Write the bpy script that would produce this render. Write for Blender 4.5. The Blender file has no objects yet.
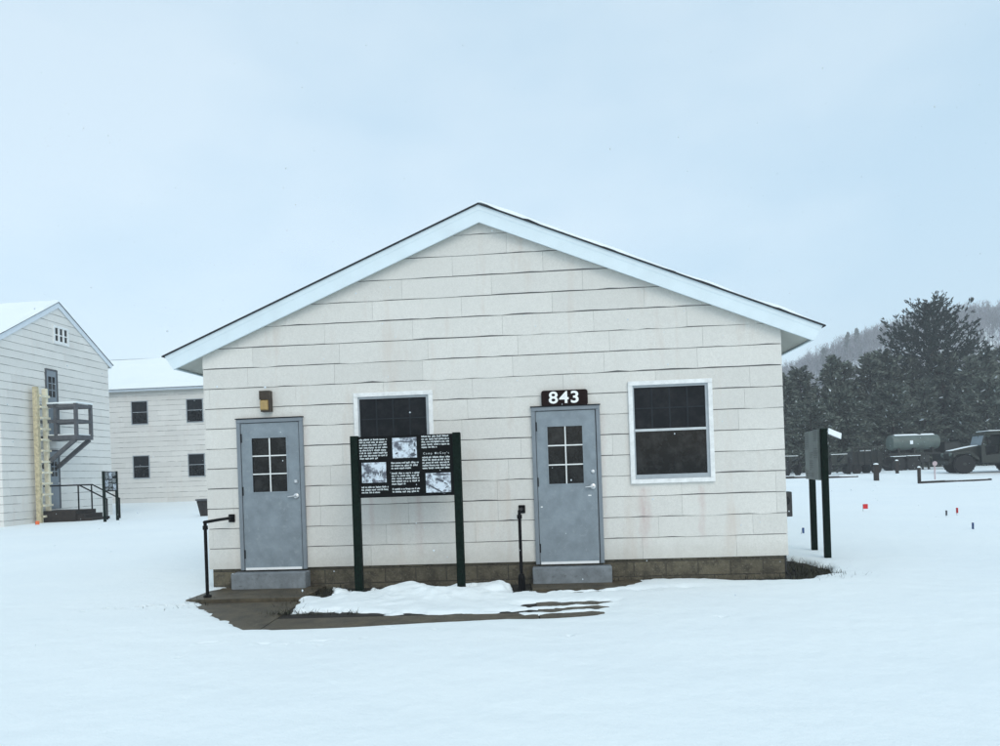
import bpy, math, random
import numpy as np
from mathutils import Vector, Matrix

R = math.radians
scene = bpy.context.scene
COL = scene.collection
random.seed(7)
YAW = R(-4.263)
AX, AY = -4.0563, 10.40            # left front corner of the hut, on the ground
SX, SY = math.cos(YAW), math.sin(YAW)
NX, NY = -math.sin(YAW), math.cos(YAW)

def W(s, n):
    """street-grid coordinates (along the hut's front, away from the camera) to world x, y"""
    return AX + SX*s + NX*n, AY + SY*s + NY*n

# ------------------------------------------------------------------ materials
def new_mat(name):
    m = bpy.data.materials.new(name); m.use_nodes = True
    nt = m.node_tree
    return m, nt, nt.nodes['Principled BSDF'], nt.links

def mixc(nt, fac, a, b, mode='MIX'):
    n = nt.nodes.new('ShaderNodeMix'); n.data_type = 'RGBA'; n.blend_type = mode
    for sock, v in ((n.inputs[0], fac), (n.inputs[6], a), (n.inputs[7], b)):
        if hasattr(v, 'is_output'): nt.links.new(v, sock)
        elif isinstance(v, (int, float)): sock.default_value = v
        else: sock.default_value = (*v, 1)
    return n.outputs[2]

def noise(nt, scale, detail=4, rough=.6, stretch=None):
    tc = nt.nodes.new('ShaderNodeTexCoord')
    src = tc.outputs['Object']
    if stretch:
        mp = nt.nodes.new('ShaderNodeMapping'); mp.inputs['Scale'].default_value = stretch
        nt.links.new(src, mp.inputs[0]); src = mp.outputs[0]
    n = nt.nodes.new('ShaderNodeTexNoise')
    n.inputs['Scale'].default_value = scale; n.inputs['Detail'].default_value = detail
    n.inputs['Roughness'].default_value = rough
    nt.links.new(src, n.inputs['Vector'])
    return n.outputs['Fac']

def ramp(nt, fac, a, b):
    n = nt.nodes.new('ShaderNodeMapRange'); n.clamp = True
    n.inputs['From Min'].default_value = a; n.inputs['From Max'].default_value = b
    nt.links.new(fac, n.inputs['Value'])
    return n.outputs[0]

def mat(name, col, rough=.6, var=.15, scale=9, bump=0, bscale=60, metallic=0, spec=.4, island=0, tint=None, detail=5):
    m, nt, p, L = new_mat(name)
    lo = tuple(c*(1-var) for c in col); hi = tuple(min(1, c*(1+var)) for c in col)
    c = mixc(nt, ramp(nt, noise(nt, scale, detail), .3, .7), lo, hi)
    if tint: c = mixc(nt, ramp(nt, noise(nt, scale*2.7, 6, .7), .56, .72), c, tint)
    if island:
        g = nt.nodes.new('ShaderNodeNewGeometry')
        k = nt.nodes.new('ShaderNodeMapRange'); k.inputs['To Min'].default_value = 1-island; k.inputs['To Max'].default_value = 1+island
        L.new(g.outputs['Random Per Island'], k.inputs['Value'])
        c = mixc(nt, 1.0, c, k.outputs[0], 'MULTIPLY')
    L.new(c, p.inputs['Base Color'])
    p.inputs['Roughness'].default_value = rough; p.inputs['Metallic'].default_value = metallic
    p.inputs['Specular IOR Level'].default_value = spec
    if bump:
        b = nt.nodes.new('ShaderNodeBump'); b.inputs['Strength'].default_value = bump; b.inputs['Distance'].default_value = .02
        L.new(noise(nt, bscale, 5), b.inputs['Height']); L.new(b.outputs[0], p.inputs['Normal'])
    return m

def siding_mat(name, col, streak=.5, runs=()):
    m, nt, p, L = new_mat(name)
    c = mixc(nt, ramp(nt, noise(nt, 1.1, 5), .3, .7), tuple(x*.95 for x in col), tuple(x*1.04 for x in col))
    c = mixc(nt, ramp(nt, noise(nt, 55, 4, .75), .40, .68), c, tuple(x*.88 for x in col))
    c = mixc(nt, ramp(nt, noise(nt, 14, 6, .7), .50, .72), c, tuple(x*.90 for x in col))
    st = ramp(nt, noise(nt, 3.2, 4, .6, (1, 1, .16)), .56, .78)
    sm = nt.nodes.new('ShaderNodeMath'); sm.operation = 'MULTIPLY'; sm.inputs[1].default_value = streak
    L.new(st, sm.inputs[0])
    c = mixc(nt, sm.outputs[0], c, (col[0]*.86, col[1]*.78, col[2]*.74))
    if runs:
        def mth(op, a, b=None):
            n = nt.nodes.new('ShaderNodeMath'); n.operation = op
            for i_, v in enumerate((a, b)):
                if v is None: continue
                if hasattr(v, 'is_output'): L.new(v, n.inputs[i_])
                else: n.inputs[i_].default_value = v
            return n.outputs[0]
        tc = nt.nodes.new('ShaderNodeTexCoord'); sx = nt.nodes.new('ShaderNodeSeparateXYZ'); L.new(tc.outputs['Object'], sx.inputs[0])
        wob = mth('MULTIPLY', mth('SUBTRACT', noise(nt, 5, 3, .6, (.2, 1, 1)), .5), .10)
        for (rx_, hw_, zlo, zhi, amt) in runs:
            band = ramp(nt, mth('ABSOLUTE', mth('SUBTRACT', mth('ADD', sx.outputs['X'], wob), rx_)), hw_, hw_*.25)
            band = mth('MULTIPLY', band, mth('MULTIPLY', ramp(nt, sx.outputs['Z'], zhi, zhi-.06), ramp(nt, sx.outputs['Z'], zlo, zlo+.25)))
            band = mth('MULTIPLY', mth('MULTIPLY', band, ramp(nt, noise(nt, 9, 5, .7, (1, 1, .3)), .30, .62)), amt)
            c = mixc(nt, band, c, (col[0]*.80, col[1]*.66, col[2]*.66))
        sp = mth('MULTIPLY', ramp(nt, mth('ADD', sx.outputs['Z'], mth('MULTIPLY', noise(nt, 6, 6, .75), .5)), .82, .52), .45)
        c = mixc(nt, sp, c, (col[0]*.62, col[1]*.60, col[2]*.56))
    g = nt.nodes.new('ShaderNodeNewGeometry')
    k = nt.nodes.new('ShaderNodeMapRange'); k.inputs['To Min'].default_value = .955; k.inputs['To Max'].default_value = 1.04
    L.new(g.outputs['Random Per Island'], k.inputs['Value'])
    c = mixc(nt, 1.0, c, k.outputs[0], 'MULTIPLY')
    L.new(c, p.inputs['Base Color']); p.inputs['Roughness'].default_value = .75; p.inputs['Specular IOR Level'].default_value = .25
    b = nt.nodes.new('ShaderNodeBump'); b.inputs['Strength'].default_value = .25; b.inputs['Distance'].default_value = .01
    L.new(noise(nt, 45, 4, .6, (1, 1, .35)), b.inputs['Height']); L.new(b.outputs[0], p.inputs['Normal'])
    return m

def brick_mat(name):
    m, nt, p, L = new_mat(name)
    tc = nt.nodes.new('ShaderNodeTexCoord'); mp = nt.nodes.new('ShaderNodeMapping')
    mp.inputs['Rotation'].default_value = (R(90), 0, 0); mp.inputs['Location'].default_value = (.07, .07, 0)
    L.new(tc.outputs['Object'], mp.inputs[0])
    b = nt.nodes.new('ShaderNodeTexBrick'); L.new(mp.outputs[0], b.inputs['Vector'])
    b.inputs['Scale'].default_value = 1; b.inputs['Brick Width'].default_value = .42; b.inputs['Row Height'].default_value = .2
    b.inputs['Mortar Size'].default_value = .009; b.inputs['Mortar Smooth'].default_value = .4
    b.inputs['Color1'].default_value = (.135, .118, .08, 1); b.inputs['Color2'].default_value = (.105, .094, .066, 1)
    b.inputs['Mortar'].default_value = (.05, .045, .035, 1)
    c = mixc(nt, ramp(nt, noise(nt, 6, 6, .7), .42, .62), b.outputs['Color'], (.055, .048, .035))
    c = mixc(nt, ramp(nt, noise(nt, 38, 5, .7), .55, .75), c, (.19, .175, .14))
    L.new(c, p.inputs['Base Color']); p.inputs['Roughness'].default_value = .9
    bp = nt.nodes.new('ShaderNodeBump'); bp.inputs['Strength'].default_value = .6; bp.inputs['Distance'].default_value = .015
    mx = nt.nodes.new('ShaderNodeMath'); mx.operation = 'SUBTRACT'
    L.new(noise(nt, 50, 4), mx.inputs[0]); L.new(b.outputs['Fac'], mx.inputs[1])
    L.new(mx.outputs[0], bp.inputs['Height']); L.new(bp.outputs[0], p.inputs['Normal'])
    return m

def glass_mat(name, col=(.008, .010, .013), rough=.08, spec=.5, dirt_sheen=.03):
    m, nt, p, L = new_mat(name)
    c = mixc(nt, ramp(nt, noise(nt, 5, 5, .7), .45, .75), col, tuple(x+dirt_sheen for x in col))  # paler grey mottling: dirt plus a painted hint of reflection
    L.new(c, p.inputs['Base Color']); p.inputs['Roughness'].default_value = rough
    p.inputs['Specular IOR Level'].default_value = spec
    b = nt.nodes.new('ShaderNodeBump'); b.inputs['Strength'].default_value = .04
    L.new(noise(nt, 1.6, 2), b.inputs['Height']); L.new(b.outputs[0], p.inputs['Normal'])
    return m

def photo_mat(name, seed, dark=.35):
    m, nt, p, L = new_mat(name)
    tc = nt.nodes.new('ShaderNodeTexCoord'); mp = nt.nodes.new('ShaderNodeMapping')
    mp.inputs['Location'].default_value = (seed*3.1, seed, seed*1.7); L.new(tc.outputs['Object'], mp.inputs[0])
    n = nt.nodes.new('ShaderNodeTexNoise'); n.inputs['Scale'].default_value = 14; n.inputs['Detail'].default_value = 5
    n.inputs['Roughness'].default_value = .65; L.new(mp.outputs[0], n.inputs['Vector'])
    c = mixc(nt, ramp(nt, n.outputs['Fac'], dark, dark+.16), (.09, .1, .13), (.62, .7, .78))
    L.new(c, p.inputs['Base Color']); p.inputs['Roughness'].default_value = .4
    return m

M = {}
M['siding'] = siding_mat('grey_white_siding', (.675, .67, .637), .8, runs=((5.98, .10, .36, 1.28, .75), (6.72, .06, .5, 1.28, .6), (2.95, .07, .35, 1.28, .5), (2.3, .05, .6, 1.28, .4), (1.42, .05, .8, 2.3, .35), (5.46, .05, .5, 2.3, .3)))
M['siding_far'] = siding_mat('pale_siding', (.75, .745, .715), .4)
M['backing'] = mat('lap_shade_backing', (.15, .15, .15), .9)  # dark colour seen through the course gaps stands in for lap shadow
M['white'] = mat('white_paint', (.66, .765, .82), .5, .05, 3, .05, 30)
M['frame_white'] = mat('window_paint', (.76, .78, .78), .6, .12, 12)
M['fascia_far'] = mat('pale_fascia_paint', (.66, .72, .78), .5, .05)
M['soffit'] = mat('soffit_paint', (.47, .48, .44), .7, .08, 3)
M['shingle'] = mat('roof_shingle', (.03, .033, .038), .9, .3, 20, .4)
M['block'] = brick_mat('concrete_block')
M['door'] = mat('grey_blue_door_paint', (.208, .250, .284), .5, .16, 6, .1, 60, tint=(.265, .31, .34))
M['door_frame'] = mat('grey_door_frame_paint', (.188, .220, .25), .5, .08, 6)
M['far_door'] = mat('slate_door_paint', (.20, .235, .27), .5, .06)
M['dark_gap'] = mat('dark_hinge', (.008, .009, .011), .6, spec=.1)
M['glass'] = glass_mat('dark_glass', (.003, .004, .005), .05, .3, .028)
M['screen'] = glass_mat('screened_glass', (.008, .010, .013), .35, .12, .016)
M['muntin'] = mat('muntin_white', (.75, .78, .78), .5, .05)
M['dim_muntin'] = mat('muntin_behind_screen', (.022, .027, .033), .6, spec=.1)
M['sash'] = mat('grey_sash', (.34, .38, .41), .5, .1)
M['metal'] = mat('brushed_metal', (.62, .64, .66), .32, .08, 20, metallic=.85)
M['alu'] = mat('aluminium_strip', (.80, .82, .83), .45, .05)
M['concrete'] = mat('blue_grey_concrete', (.19, .215, .235), .85, .25, 7, .35, 40, tint=(.11, .125, .135))
M['walk'] = mat('wet_brown_concrete', (.074, .060, .037), .5, .5, 5, .5, 55, tint=(.125, .105, .072))
M['soil'] = mat('dark_mulch', (.020, .017, .014), .9, .5, 14, .9, 40)
M['black'] = mat('black_pipe_paint', (.004, .004, .005), .5, .2, spec=.1)
M['lamp_housing'] = mat('bronze_housing', (.035, .024, .014), .5)
M['amber'] = mat('amber_lens', (.36, .25, .10), .3, .15, 14)
M['plate'] = mat('brown_sign_plate', (.012, .005, .005), .5, .15, spec=.08)
M['digit'] = mat('white_digit', (.85, .87, .87), .5, .03)
M['post'] = mat('dark_green_post', (.003, .010, .007), .6, .5, 25, .2, 40, spec=.06)
M['panel'] = mat('black_sign_face', (.003, .0035, .004), .3, .1, spec=.08)
M['letters'] = mat('pale_lettering', (.62, .68, .70), .5, .05)
M['rail_grey'] = mat('pale_grey_rail', (.52, .56, .58), .5, .1)
M['panel_grey'] = mat('glare_grey_sign_face', (.13, .155, .15), .45, .2, 6, spec=.3)  # sky glare on a black panel, painted in as a grey base colour
M['letters_dim'] = mat('glare_dulled_lettering', (.07, .085, .085), .5, .1)  # lettering colour dulled to go with the painted glare on the panel
M['ink'] = mat('grey_print_ink', (.07, .08, .10), .5, .3, 30)
M['plastic_white'] = mat('snowy_white_plate', (.80, .86, .90), .6, .04)
M['ladder'] = mat('yellow_ladder_wood', (.72, .68, .53), .7, .14, 6, .2)
M['ladder2'] = mat('tan_ladder_wood', (.50, .44, .29), .7, .3, 9, .2)
M['timber'] = mat('weathered_grey_timber', (.085, .09, .10), .8, .25, 9, .2)
M['dark_step'] = mat('dark_brown_steps', (.022, .016, .013), .85, .4, 10, .3)
M['olive'] = mat('olive_drab_paint', (.017, .022, .018), .55, .2, 4)
M['olive_light'] = mat('faded_olive_tank', (.085, .115, .105), .5, .18, 3)
M['dark_olive'] = mat('dark_olive_metal', (.008, .010, .009), .6, .3, 5)
M['canvas'] = mat('olive_canvas', (.024, .029, .024), .9, .2, 5)
M['rubber'] = mat('black_rubber', (.008, .008, .009), .8, .3, 20, .3)
M['wind_glass'] = glass_mat('windscreen', (.22, .27, .31), .1, .6, .05)
M['meter'] = mat('dark_meter_box', (.03, .032, .034), .5)
M['tub'] = mat('dark_tub_boards', (.022, .02, .02), .8, .4, 10)
M['red'] = mat('red_flag_vinyl', (.62, .03, .035), .5)
M['orange'] = mat('orange_marker_vinyl', (.75, .16, .05), .5)
M['blue'] = mat('blue_flag_vinyl', (.06, .13, .32), .5)
M['wire'] = mat('grey_wire', (.1, .1, .11), .5)
M['pinkish'] = mat('faded_pink_marker', (.45, .36, .38), .6)
M['bark'] = mat('pine_bark', (.045, .036, .03), .95, .3, 6, .4)
M['needles'] = mat('dark_needles', (.095, .112, .095), .8, .25, 1.2, island=.5, spec=.2)
M['needles_dark'] = mat('pine_needles', (.026, .036, .032), .8, .25, 1.0, island=.5, spec=.2)
M['clump_snow'] = mat('snow_on_branches', (.62, .68, .72), .8, .05)
M['twigs'] = mat('bare_grey_twigs', (.21, .205, .23), .9, .4, .11, island=.5)
M['grass'] = mat('dead_olive_grass', (.035, .036, .022), .9, .4, 3, island=.6)

def snow_mat():
    m, nt, p, L = new_mat('snow')
    c = mixc(nt, ramp(nt, noise(nt, .35, 4), .35, .65), (.82, .885, .91), (.85, .91, .925))
    L.new(c, p.inputs['Base Color']); p.inputs['Roughness'].default_value = .65; p.inputs['Specular IOR Level'].default_value = .2
    b1 = nt.nodes.new('ShaderNodeBump'); b1.inputs['Strength'].default_value = .5; b1.inputs['Distance'].default_value = .05
    L.new(noise(nt, 3.5, 5, .55), b1.inputs['Height'])
    b2 = nt.nodes.new('ShaderNodeBump'); b2.inputs['Strength'].default_value = .4; b2.inputs['Distance'].default_value = .008
    L.new(noise(nt, 70, 3), b2.inputs['Height']); L.new(b1.outputs[0], b2.inputs['Normal'])
    L.new(b2.outputs[0], p.inputs['Normal'])
    return m
M['snow'] = snow_mat()

# ------------------------------------------------------------------ mesh helpers
class MB:
    def __init__(s): s.v = []; s.f = []; s.m = []
    def add(s, vs, fs, mi=0):
        o = len(s.v); s.v += [tuple(map(float, v)) for v in vs]
        for f in fs: s.f.append(tuple(i+o for i in f)); s.m.append(mi)
    def box(s, x0, x1, y0, y1, z0, z1, mi=0, bev=0):
        if bev:
            b = bev; P = []
            xs, ys, zs = (x0, x1), (y0, y1), (z0, z1)
            idx = {}
            for ix in (0, 1):
                for iy in (0, 1):
                    for iz in (0, 1):
                        sx, sy, sz = 1-2*ix, 1-2*iy, 1-2*iz
                        for k in range(3):
                            q = [xs[ix], ys[iy], zs[iz]]
                            for j, sg in enumerate((sx, sy, sz)):
                                if j != k: q[j] += sg*b
                            idx[ix, iy, iz, k] = len(P); P.append(q)
            F = []
            for k in range(3):
                a, c = [j for j in range(3) if j != k]
                for e in (0, 1):
                    ring = []
                    for (u, w) in ((0, 0), (1, 0), (1, 1), (0, 1)):
                        t = [0, 0, 0]; t[k] = e; t[a] = u; t[c] = w
                        ring.append(idx[(*t, k)])
                    F.append(ring if (e == 1) == (k != 1) else ring[::-1])
                for (u, w) in ((0, 0), (0, 1), (1, 0), (1, 1)):
                    t0 = [0, 0, 0]; t0[a] = u; t0[c] = w; t1 = list(t0); t1[k] = 1
                    F.append([idx[(*t0, a)], idx[(*t1, a)], idx[(*t1, c)], idx[(*t0, c)]])
            for ix in (0, 1):
                for iy in (0, 1):
                    for iz in (0, 1):
                        F.append([idx[ix, iy, iz, k] for k in range(3)])
            s.add(P, F, mi); return s
        P = [(x, y, z) for x in (x0, x1) for y in (y0, y1) for z in (z0, z1)]
        s.add(P, [(0, 1, 3, 2), (4, 6, 7, 5), (0, 4, 5, 1), (2, 3, 7, 6), (0, 2, 6, 4), (1, 5, 7, 3)], mi); return s
    def bar(s, a, b, w, h=None, mi=0, up=(0, 0, 1)):
        h = h or w; a = Vector(a); b = Vector(b); d = (b-a).normalized(); u = Vector(up)
        if abs(d.dot(u)) > .98: u = Vector((0, 1, 0))
        x = d.cross(u).normalized(); y = x.cross(d).normalized()
        P = [p + x*sx*w/2 + y*sy*h/2 for p in (a, b) for sx, sy in ((-1, -1), (1, -1), (1, 1), (-1, 1))]
        s.add(P, [(3, 2, 1, 0), (4, 5, 6, 7), (0, 1, 5, 4), (1, 2, 6, 5), (2, 3, 7, 6), (3, 0, 4, 7)], mi); return s
    def tube(s, pts, r, n=10, mi=0, cap=True):
        pts = [Vector(p) for p in pts]; rs = r if isinstance(r, (list, tuple)) else [r]*len(pts)
        rings = []; prev = None
        for i, p in enumerate(pts):
            d = ((pts[min(i+1, len(pts)-1)]-pts[max(i-1, 0)])).normalized()
            if prev is None:
                u = Vector((0, 0, 1)) if abs(d.z) < .9 else Vector((1, 0, 0))
                x = d.cross(u).normalized()
            else: x = (prev - d*prev.dot(d)).normalized()
            prev = x; y = d.cross(x)
            rings.append([p+(x*math.cos(2*math.pi*k/n)+y*math.sin(2*math.pi*k/n))*rs[i] for k in range(n)])
        P = [q for r_ in rings for q in r_]; F = []
        for i in range(len(pts)-1):
            for k in range(n): F.append((i*n+k, i*n+(k+1) % n, (i+1)*n+(k+1) % n, (i+1)*n+k))
        if cap: F.append(tuple(range(n-1, -1, -1))); F.append(tuple((len(pts)-1)*n+k for k in range(n)))
        s.add(P, F, mi); return s
    def lathe(s, prof, c, axis='y', n=24, mi=0):
        P = []; F = []
        for (r, t) in prof:
            for k in range(n):
                a = 2*math.pi*k/n; u, w = r*math.cos(a), r*math.sin(a)
                q = {'y': (u, t, w), 'x': (t, u, w), 'z': (u, w, t)}[axis]
                P.append((c[0]+q[0], c[1]+q[1], c[2]+q[2]))
        for i in range(len(prof)-1):
            for k in range(n): F.append((i*n+k, i*n+(k+1) % n, (i+1)*n+(k+1) % n, (i+1)*n+k))
        F.append(tuple(range(n))); F.append(tuple((len(prof)-1)*n+k for k in range(n)))
        s.add(P, F, mi); return s
    def prism(s, poly, y0, y1, mi=0):
        """polygon in (x, z) pushed from y0 to y1"""
        n = len(poly)
        P = [(x, y0, z) for x, z in poly] + [(x, y1, z) for x, z in poly]
        F = [tuple(range(n)), tuple(range(2*n-1, n-1, -1))] + [(i, i+n, (i+1) % n+n, (i+1) % n) for i in range(n)]
        s.add(P, F, mi); return s
    def build(s, name, mats, parent=None, smooth=False):
        me = bpy.data.meshes.new(name); me.from_pydata(s.v, [], s.f); me.validate()
        for m in (mats if isinstance(mats, (list, tuple)) else [mats]): me.materials.append(m)
        if len(s.m) == len(me.polygons): me.polygons.foreach_set('material_index', s.m)
        if smooth:
            me.polygons.foreach_set('use_smooth', [True]*len(me.polygons))
            try: me.set_sharp_from_angle(angle=R(40))
            except Exception: pass
        o = bpy.data.objects.new(name, me); COL.objects.link(o)
        if parent is not None: o.parent = parent
        return o

def tag(o, label=None, cat=None, group=None, kind=None):
    if label: o['label'] = label
    if cat: o['category'] = cat
    if group: o['group'] = group
    if kind: o['kind'] = kind
    return o

def thing(name, label, cat, loc=(0, 0, 0), rz=0, group=None):
    o = bpy.data.objects.new(name, None); COL.objects.link(o)
    o.empty_display_size = .2; o.location = loc; o.rotation_euler = (0, 0, rz)
    return tag(o, label, cat, group)

def copy_tree(o, parent=None):
    c = o.copy(); COL.objects.link(c)
    if parent is not None: c.parent = parent
    for ch in list(o.children): copy_tree(ch, c)
    return c

# ------------------------------------------------------------------ terrain
def vnoise(x, y, seed=0):
    x = np.asarray(x, float); y = np.asarray(y, float)
    xi = np.floor(x).astype(np.int64); yi = np.floor(y).astype(np.int64); fx = x-xi; fy = y-yi
    fx = fx*fx*(3-2*fx); fy = fy*fy*(3-2*fy)
    def h(a, b):
        n = (a*374761393 + b*668265263 + seed*1442695041) & 0x7fffffff
        n = ((n ^ (n >> 13))*1274126177) & 0x7fffffff
        return ((n ^ (n >> 16)) & 0xffff)/65535.
    return (h(xi, yi)*(1-fx)+h(xi+1, yi)*fx)*(1-fy) + (h(xi, yi+1)*(1-fx)+h(xi+1, yi+1)*fx)*fy

def ground(x, y):
    """height of the snow away from the bare places"""
    y = np.asarray(y, float); x = np.asarray(x, float)
    g = np.interp(y, [-20, 7, 9, 14, 28, 38, 46, 56, 80, 150, 180], [.045, .05, .055, .06, .11, .14, .40, .50, .8, 1.2, 1.6])
    g = g + .045*(vnoise(x*.35, y*.35, 3)-.5) + .10*(vnoise(x*.08+9, y*.08, 5)-.5)*np.clip((y-10)/15, 0, 1)
    g = g + .022*(vnoise(x*1.3, y*1.0, 6)-.5) + .010*(vnoise(x*2.1+y*1.2, y*3.4, 7)-.5)
    return g
def gz(x, y): return float(ground(x, y))

def hill(x, y):
    rid = np.interp(x, [30, 60, 82, 100, 117, 134, 142, 160, 180, 200, 240, 330], [0, 3, 11, 20, 29, 36, 40, 46, 49, 51, 53, 50])
    t = np.clip((y-175)/125, 0, 1); t = t*t*(3-2*t)
    b = np.clip((440-y)/110, .5, 1)
    return rid*t*b*(1+.12*(vnoise(x*.03, y*.03, 8)-.5))

def sdf_poly(px, py, poly):
    d = np.full(px.shape, 1e9); inside = np.zeros(px.shape, bool); n = len(poly)
    for i in range(n):
        ax, ay = poly[i]; bx, by = poly[(i+1) % n]
        ex, ey = bx-ax, by-ay
        t = np.clip(((px-ax)*ex+(py-ay)*ey)/(ex*ex+ey*ey+1e-12), 0, 1)
        d = np.minimum(d, np.hypot(px-ax-ex*t, py-ay-ey*t))
        c = ((ay > py) != (by > py)) & (px < (bx-ax)*(py-ay)/((by-ay) if by != ay else 1e-9)+ax)
        inside ^= c
    return np.where(inside, -d, d)
def sdf_ell(px, py, c, a, b, rot=0):
    cs, sn = math.cos(rot), math.sin(rot)
    u = ((px-c[0])*cs+(py-c[1])*sn)/a; v = (-(px-c[0])*sn+(py-c[1])*cs)/b
    return (np.hypot(u, v)-1)*min(a, b)

BARE = [
 [(-3.74, 9.25), (-3.9, 9.7), (-3.72, 10.6), (-2.3, 10.7), (-2.2, 10.25), (-2.38, 10.05), (-2.52, 9.3), (-2.46, 8.59), (-2.32, 8.25), (-2.17, 7.56), (-2.6, 7.63), (-3.09, 8.29)],
 [(-2.40, 8.38), (-1.9, 8.27), (-1.2, 8.18), (-.7, 8.13), (.05, 8.05), (.2, 7.78), (-.66, 7.68), (-2.08, 7.57), (-2.3, 7.56)],
 [(.10, 9.22), (.05, 10.4), (1.95, 10.4), (1.66, 9.75), (1.48, 9.46), (.94, 9.36), (.45, 9.30)],
 [(1.4, 10.4), (1.5, 10.03), (2.6, 9.88), (3.6, 9.63), (3.86, 9.62), (4.15, 9.85), (4.42, 9.98), (4.5, 10.6), (4.35, 11.9), (4.4, 13.5), (3.5, 13.5), (3.4, 10.2)],
 [(-2.4, 10.6), (-2.3, 10.1), (-2.0, 9.98), (-1.5, 10.02), (-.9, 10.0), (-.5, 9.93), (0, 9.9), (.3, 9.95), (.3, 10.6)],
]
_r = random.Random(4)
DENTS = [(-4.95+k*.17+_r.uniform(-.05, .05), 8.92+k*.045+_r.uniform(-.07, .07), _r.uniform(.035, .07), _r.uniform(.02, .04), _r.uniform(0, 3), .045) for k in range(7)]
DENTS += [(_r.uniform(-3.6, 4.6), _r.uniform(6.3, 7.5), _r.uniform(.03, .08), _r.uniform(.02, .04), _r.uniform(0, 3), .03) for k in range(9)]
DENTS += [(-2.75, 6.95, .12, .04, .2, .035), (-2.2, 6.85, .10, .03, 0, .03), (-1.7, 6.9, .16, .03, .1, .03)]
def snow_h(X, Y):
    g = ground(X, Y)
    d = np.full(X.shape, 1e9)
    for p in BARE: d = np.minimum(d, sdf_poly(X, Y, p))
    for c, a, b, r in (((.66, 8.50), .27, .085, .10), ((.42, 8.56), .16, .05, .2), ((.36, 8.16), .2, .05, .05), ((.80, 8.22), .13, .045, .02), ((.54, 7.82), .28, .07, .1), ((.82, 7.9), .10, .04, .3), ((1.02, 9.22), .22, .02, 0),
                       ((-1.80, 9.62), .16, .11, 0), ((-.66, 9.62), .24, .13, 0), ((-.42, 9.42), .12, .05, .3), ((-1.75, 9.85), .30, .03, 0),
                       ((-2.36, 8.42), .42, .09, -.25), ((-1.9, 8.33), .25, .03, -.1), ((-2.35, 9.75), .22, .30, .3)):
        d = np.minimum(d, sdf_ell(X, Y, c, a, b, r))
    w = (vnoise(X*4, Y*4, 11)-.5)*.10 + (vnoise(X*11, Y*11, 12)-.5)*.07 + (vnoise(X*26, Y*26, 13)-.5)*.03
    rag = np.exp(-((X+2.2)/.5)**2)*np.clip((Y-8.1)/.2, 0, 1)
    w = w + rag*((vnoise(X*9, Y*9, 41)-.5)*.22+(vnoise(X*20, Y*20, 42)-.5)*.12)
    edge = np.clip((Y-7.75)/.4, 0, 1)*.85 + .15           # the front lip of the snow runs cleaner
    d = d + w*edge
    depth = g + .05
    # heaped snow on the planting bed
    bed = np.exp(-(((X+1.0)/1.25)**2))*np.exp(-(((Y-9.3)/.6)**2))*.10*(.55+.9*vnoise(X*2.2, Y*2.2, 21))
    bed = bed + .08*np.exp(-((X+1.12)**2+(Y-9.5)**2)/.05) + .06*np.exp(-((X+.05)**2+(Y-9.5)**2)/.06) + .05*np.exp(-((X+2.1)**2+(Y-9.65)**2)/.02)
    bed = bed + np.exp(-(((X+1.0)/1.4)**2))*np.exp(-(((Y-9.2)/.65)**2))*((vnoise(X*7, Y*7, 22)-.5)*.05+(vnoise(X*15, Y*15, 23)-.5)*.025)
    depth = depth + bed
    prof = 1-np.exp(-np.clip(d, 0, None)/.045)
    for (cx, cy, a, b, r, dp) in DENTS:
        m = (np.abs(X-cx) < .5) & (np.abs(Y-cy) < .5)
        if m.any():
            e = sdf_ell(X[m], Y[m], (cx, cy), a, b, r)/min(a, b)
            depth[m] = depth[m]-dp*np.clip(-e, 0, 1)**.6+dp*.35*np.exp(-((e-.25)/.22)**2)
    h = -.05 + depth*prof + np.where(d < 0, d*.3, 0)
    return h

def axis(parts):
    out = [parts[0][0]]
    for a, b, st in parts:
        n = max(1, round((b-a)/st)); out += list(np.linspace(a, b, n+1)[1:])
    return np.array(out)
def grid_mesh(name, xs, ys, hf, m):
    X, Y = np.meshgrid(xs, ys); Z = hf(X, Y)
    nx, ny = len(xs), len(ys)
    V = np.stack([X.ravel(), Y.ravel(), Z.ravel()], 1)
    i = np.arange((nx-1)*(ny-1)); r = i//(nx-1); c = i % (nx-1); a = r*nx+c
    F = np.stack([a, a+1, a+1+nx, a+nx], 1)
    me = bpy.data.meshes.new(name); me.from_pydata(V.tolist(), [], F.tolist()); me.materials.append(m)
    me.polygons.foreach_set('use_smooth', [True]*len(me.polygons))
    o = bpy.data.objects.new(name, me); COL.objects.link(o); return o

xs = axis([(-330, -60, 15), (-60, -8, 1.2), (-8, -5.3, .12), (-5.3, 5.4, .026), (5.4, 9, .12), (9, 60, 1.2), (60, 340, 8)])
ys = axis([(-12, 3, .8), (3, 6.2, .1), (6.2, 11.2, .026), (11.2, 14, .12), (14, 60, .8), (60, 180, 4), (180, 440, 6)])
snow = grid_mesh('snow_ground', xs, ys, lambda X, Y: snow_h(X, Y)+hill(X, Y), M['snow'])
tag(snow, 'white snow cover lying over the whole yard', kind='structure')
o = MB().box(-5.5, 6, 7.2, 13.6, -.35, .0).build('soil', M['soil']); tag(o, 'dark bare soil along the foot of the hut', kind='structure')
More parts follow.
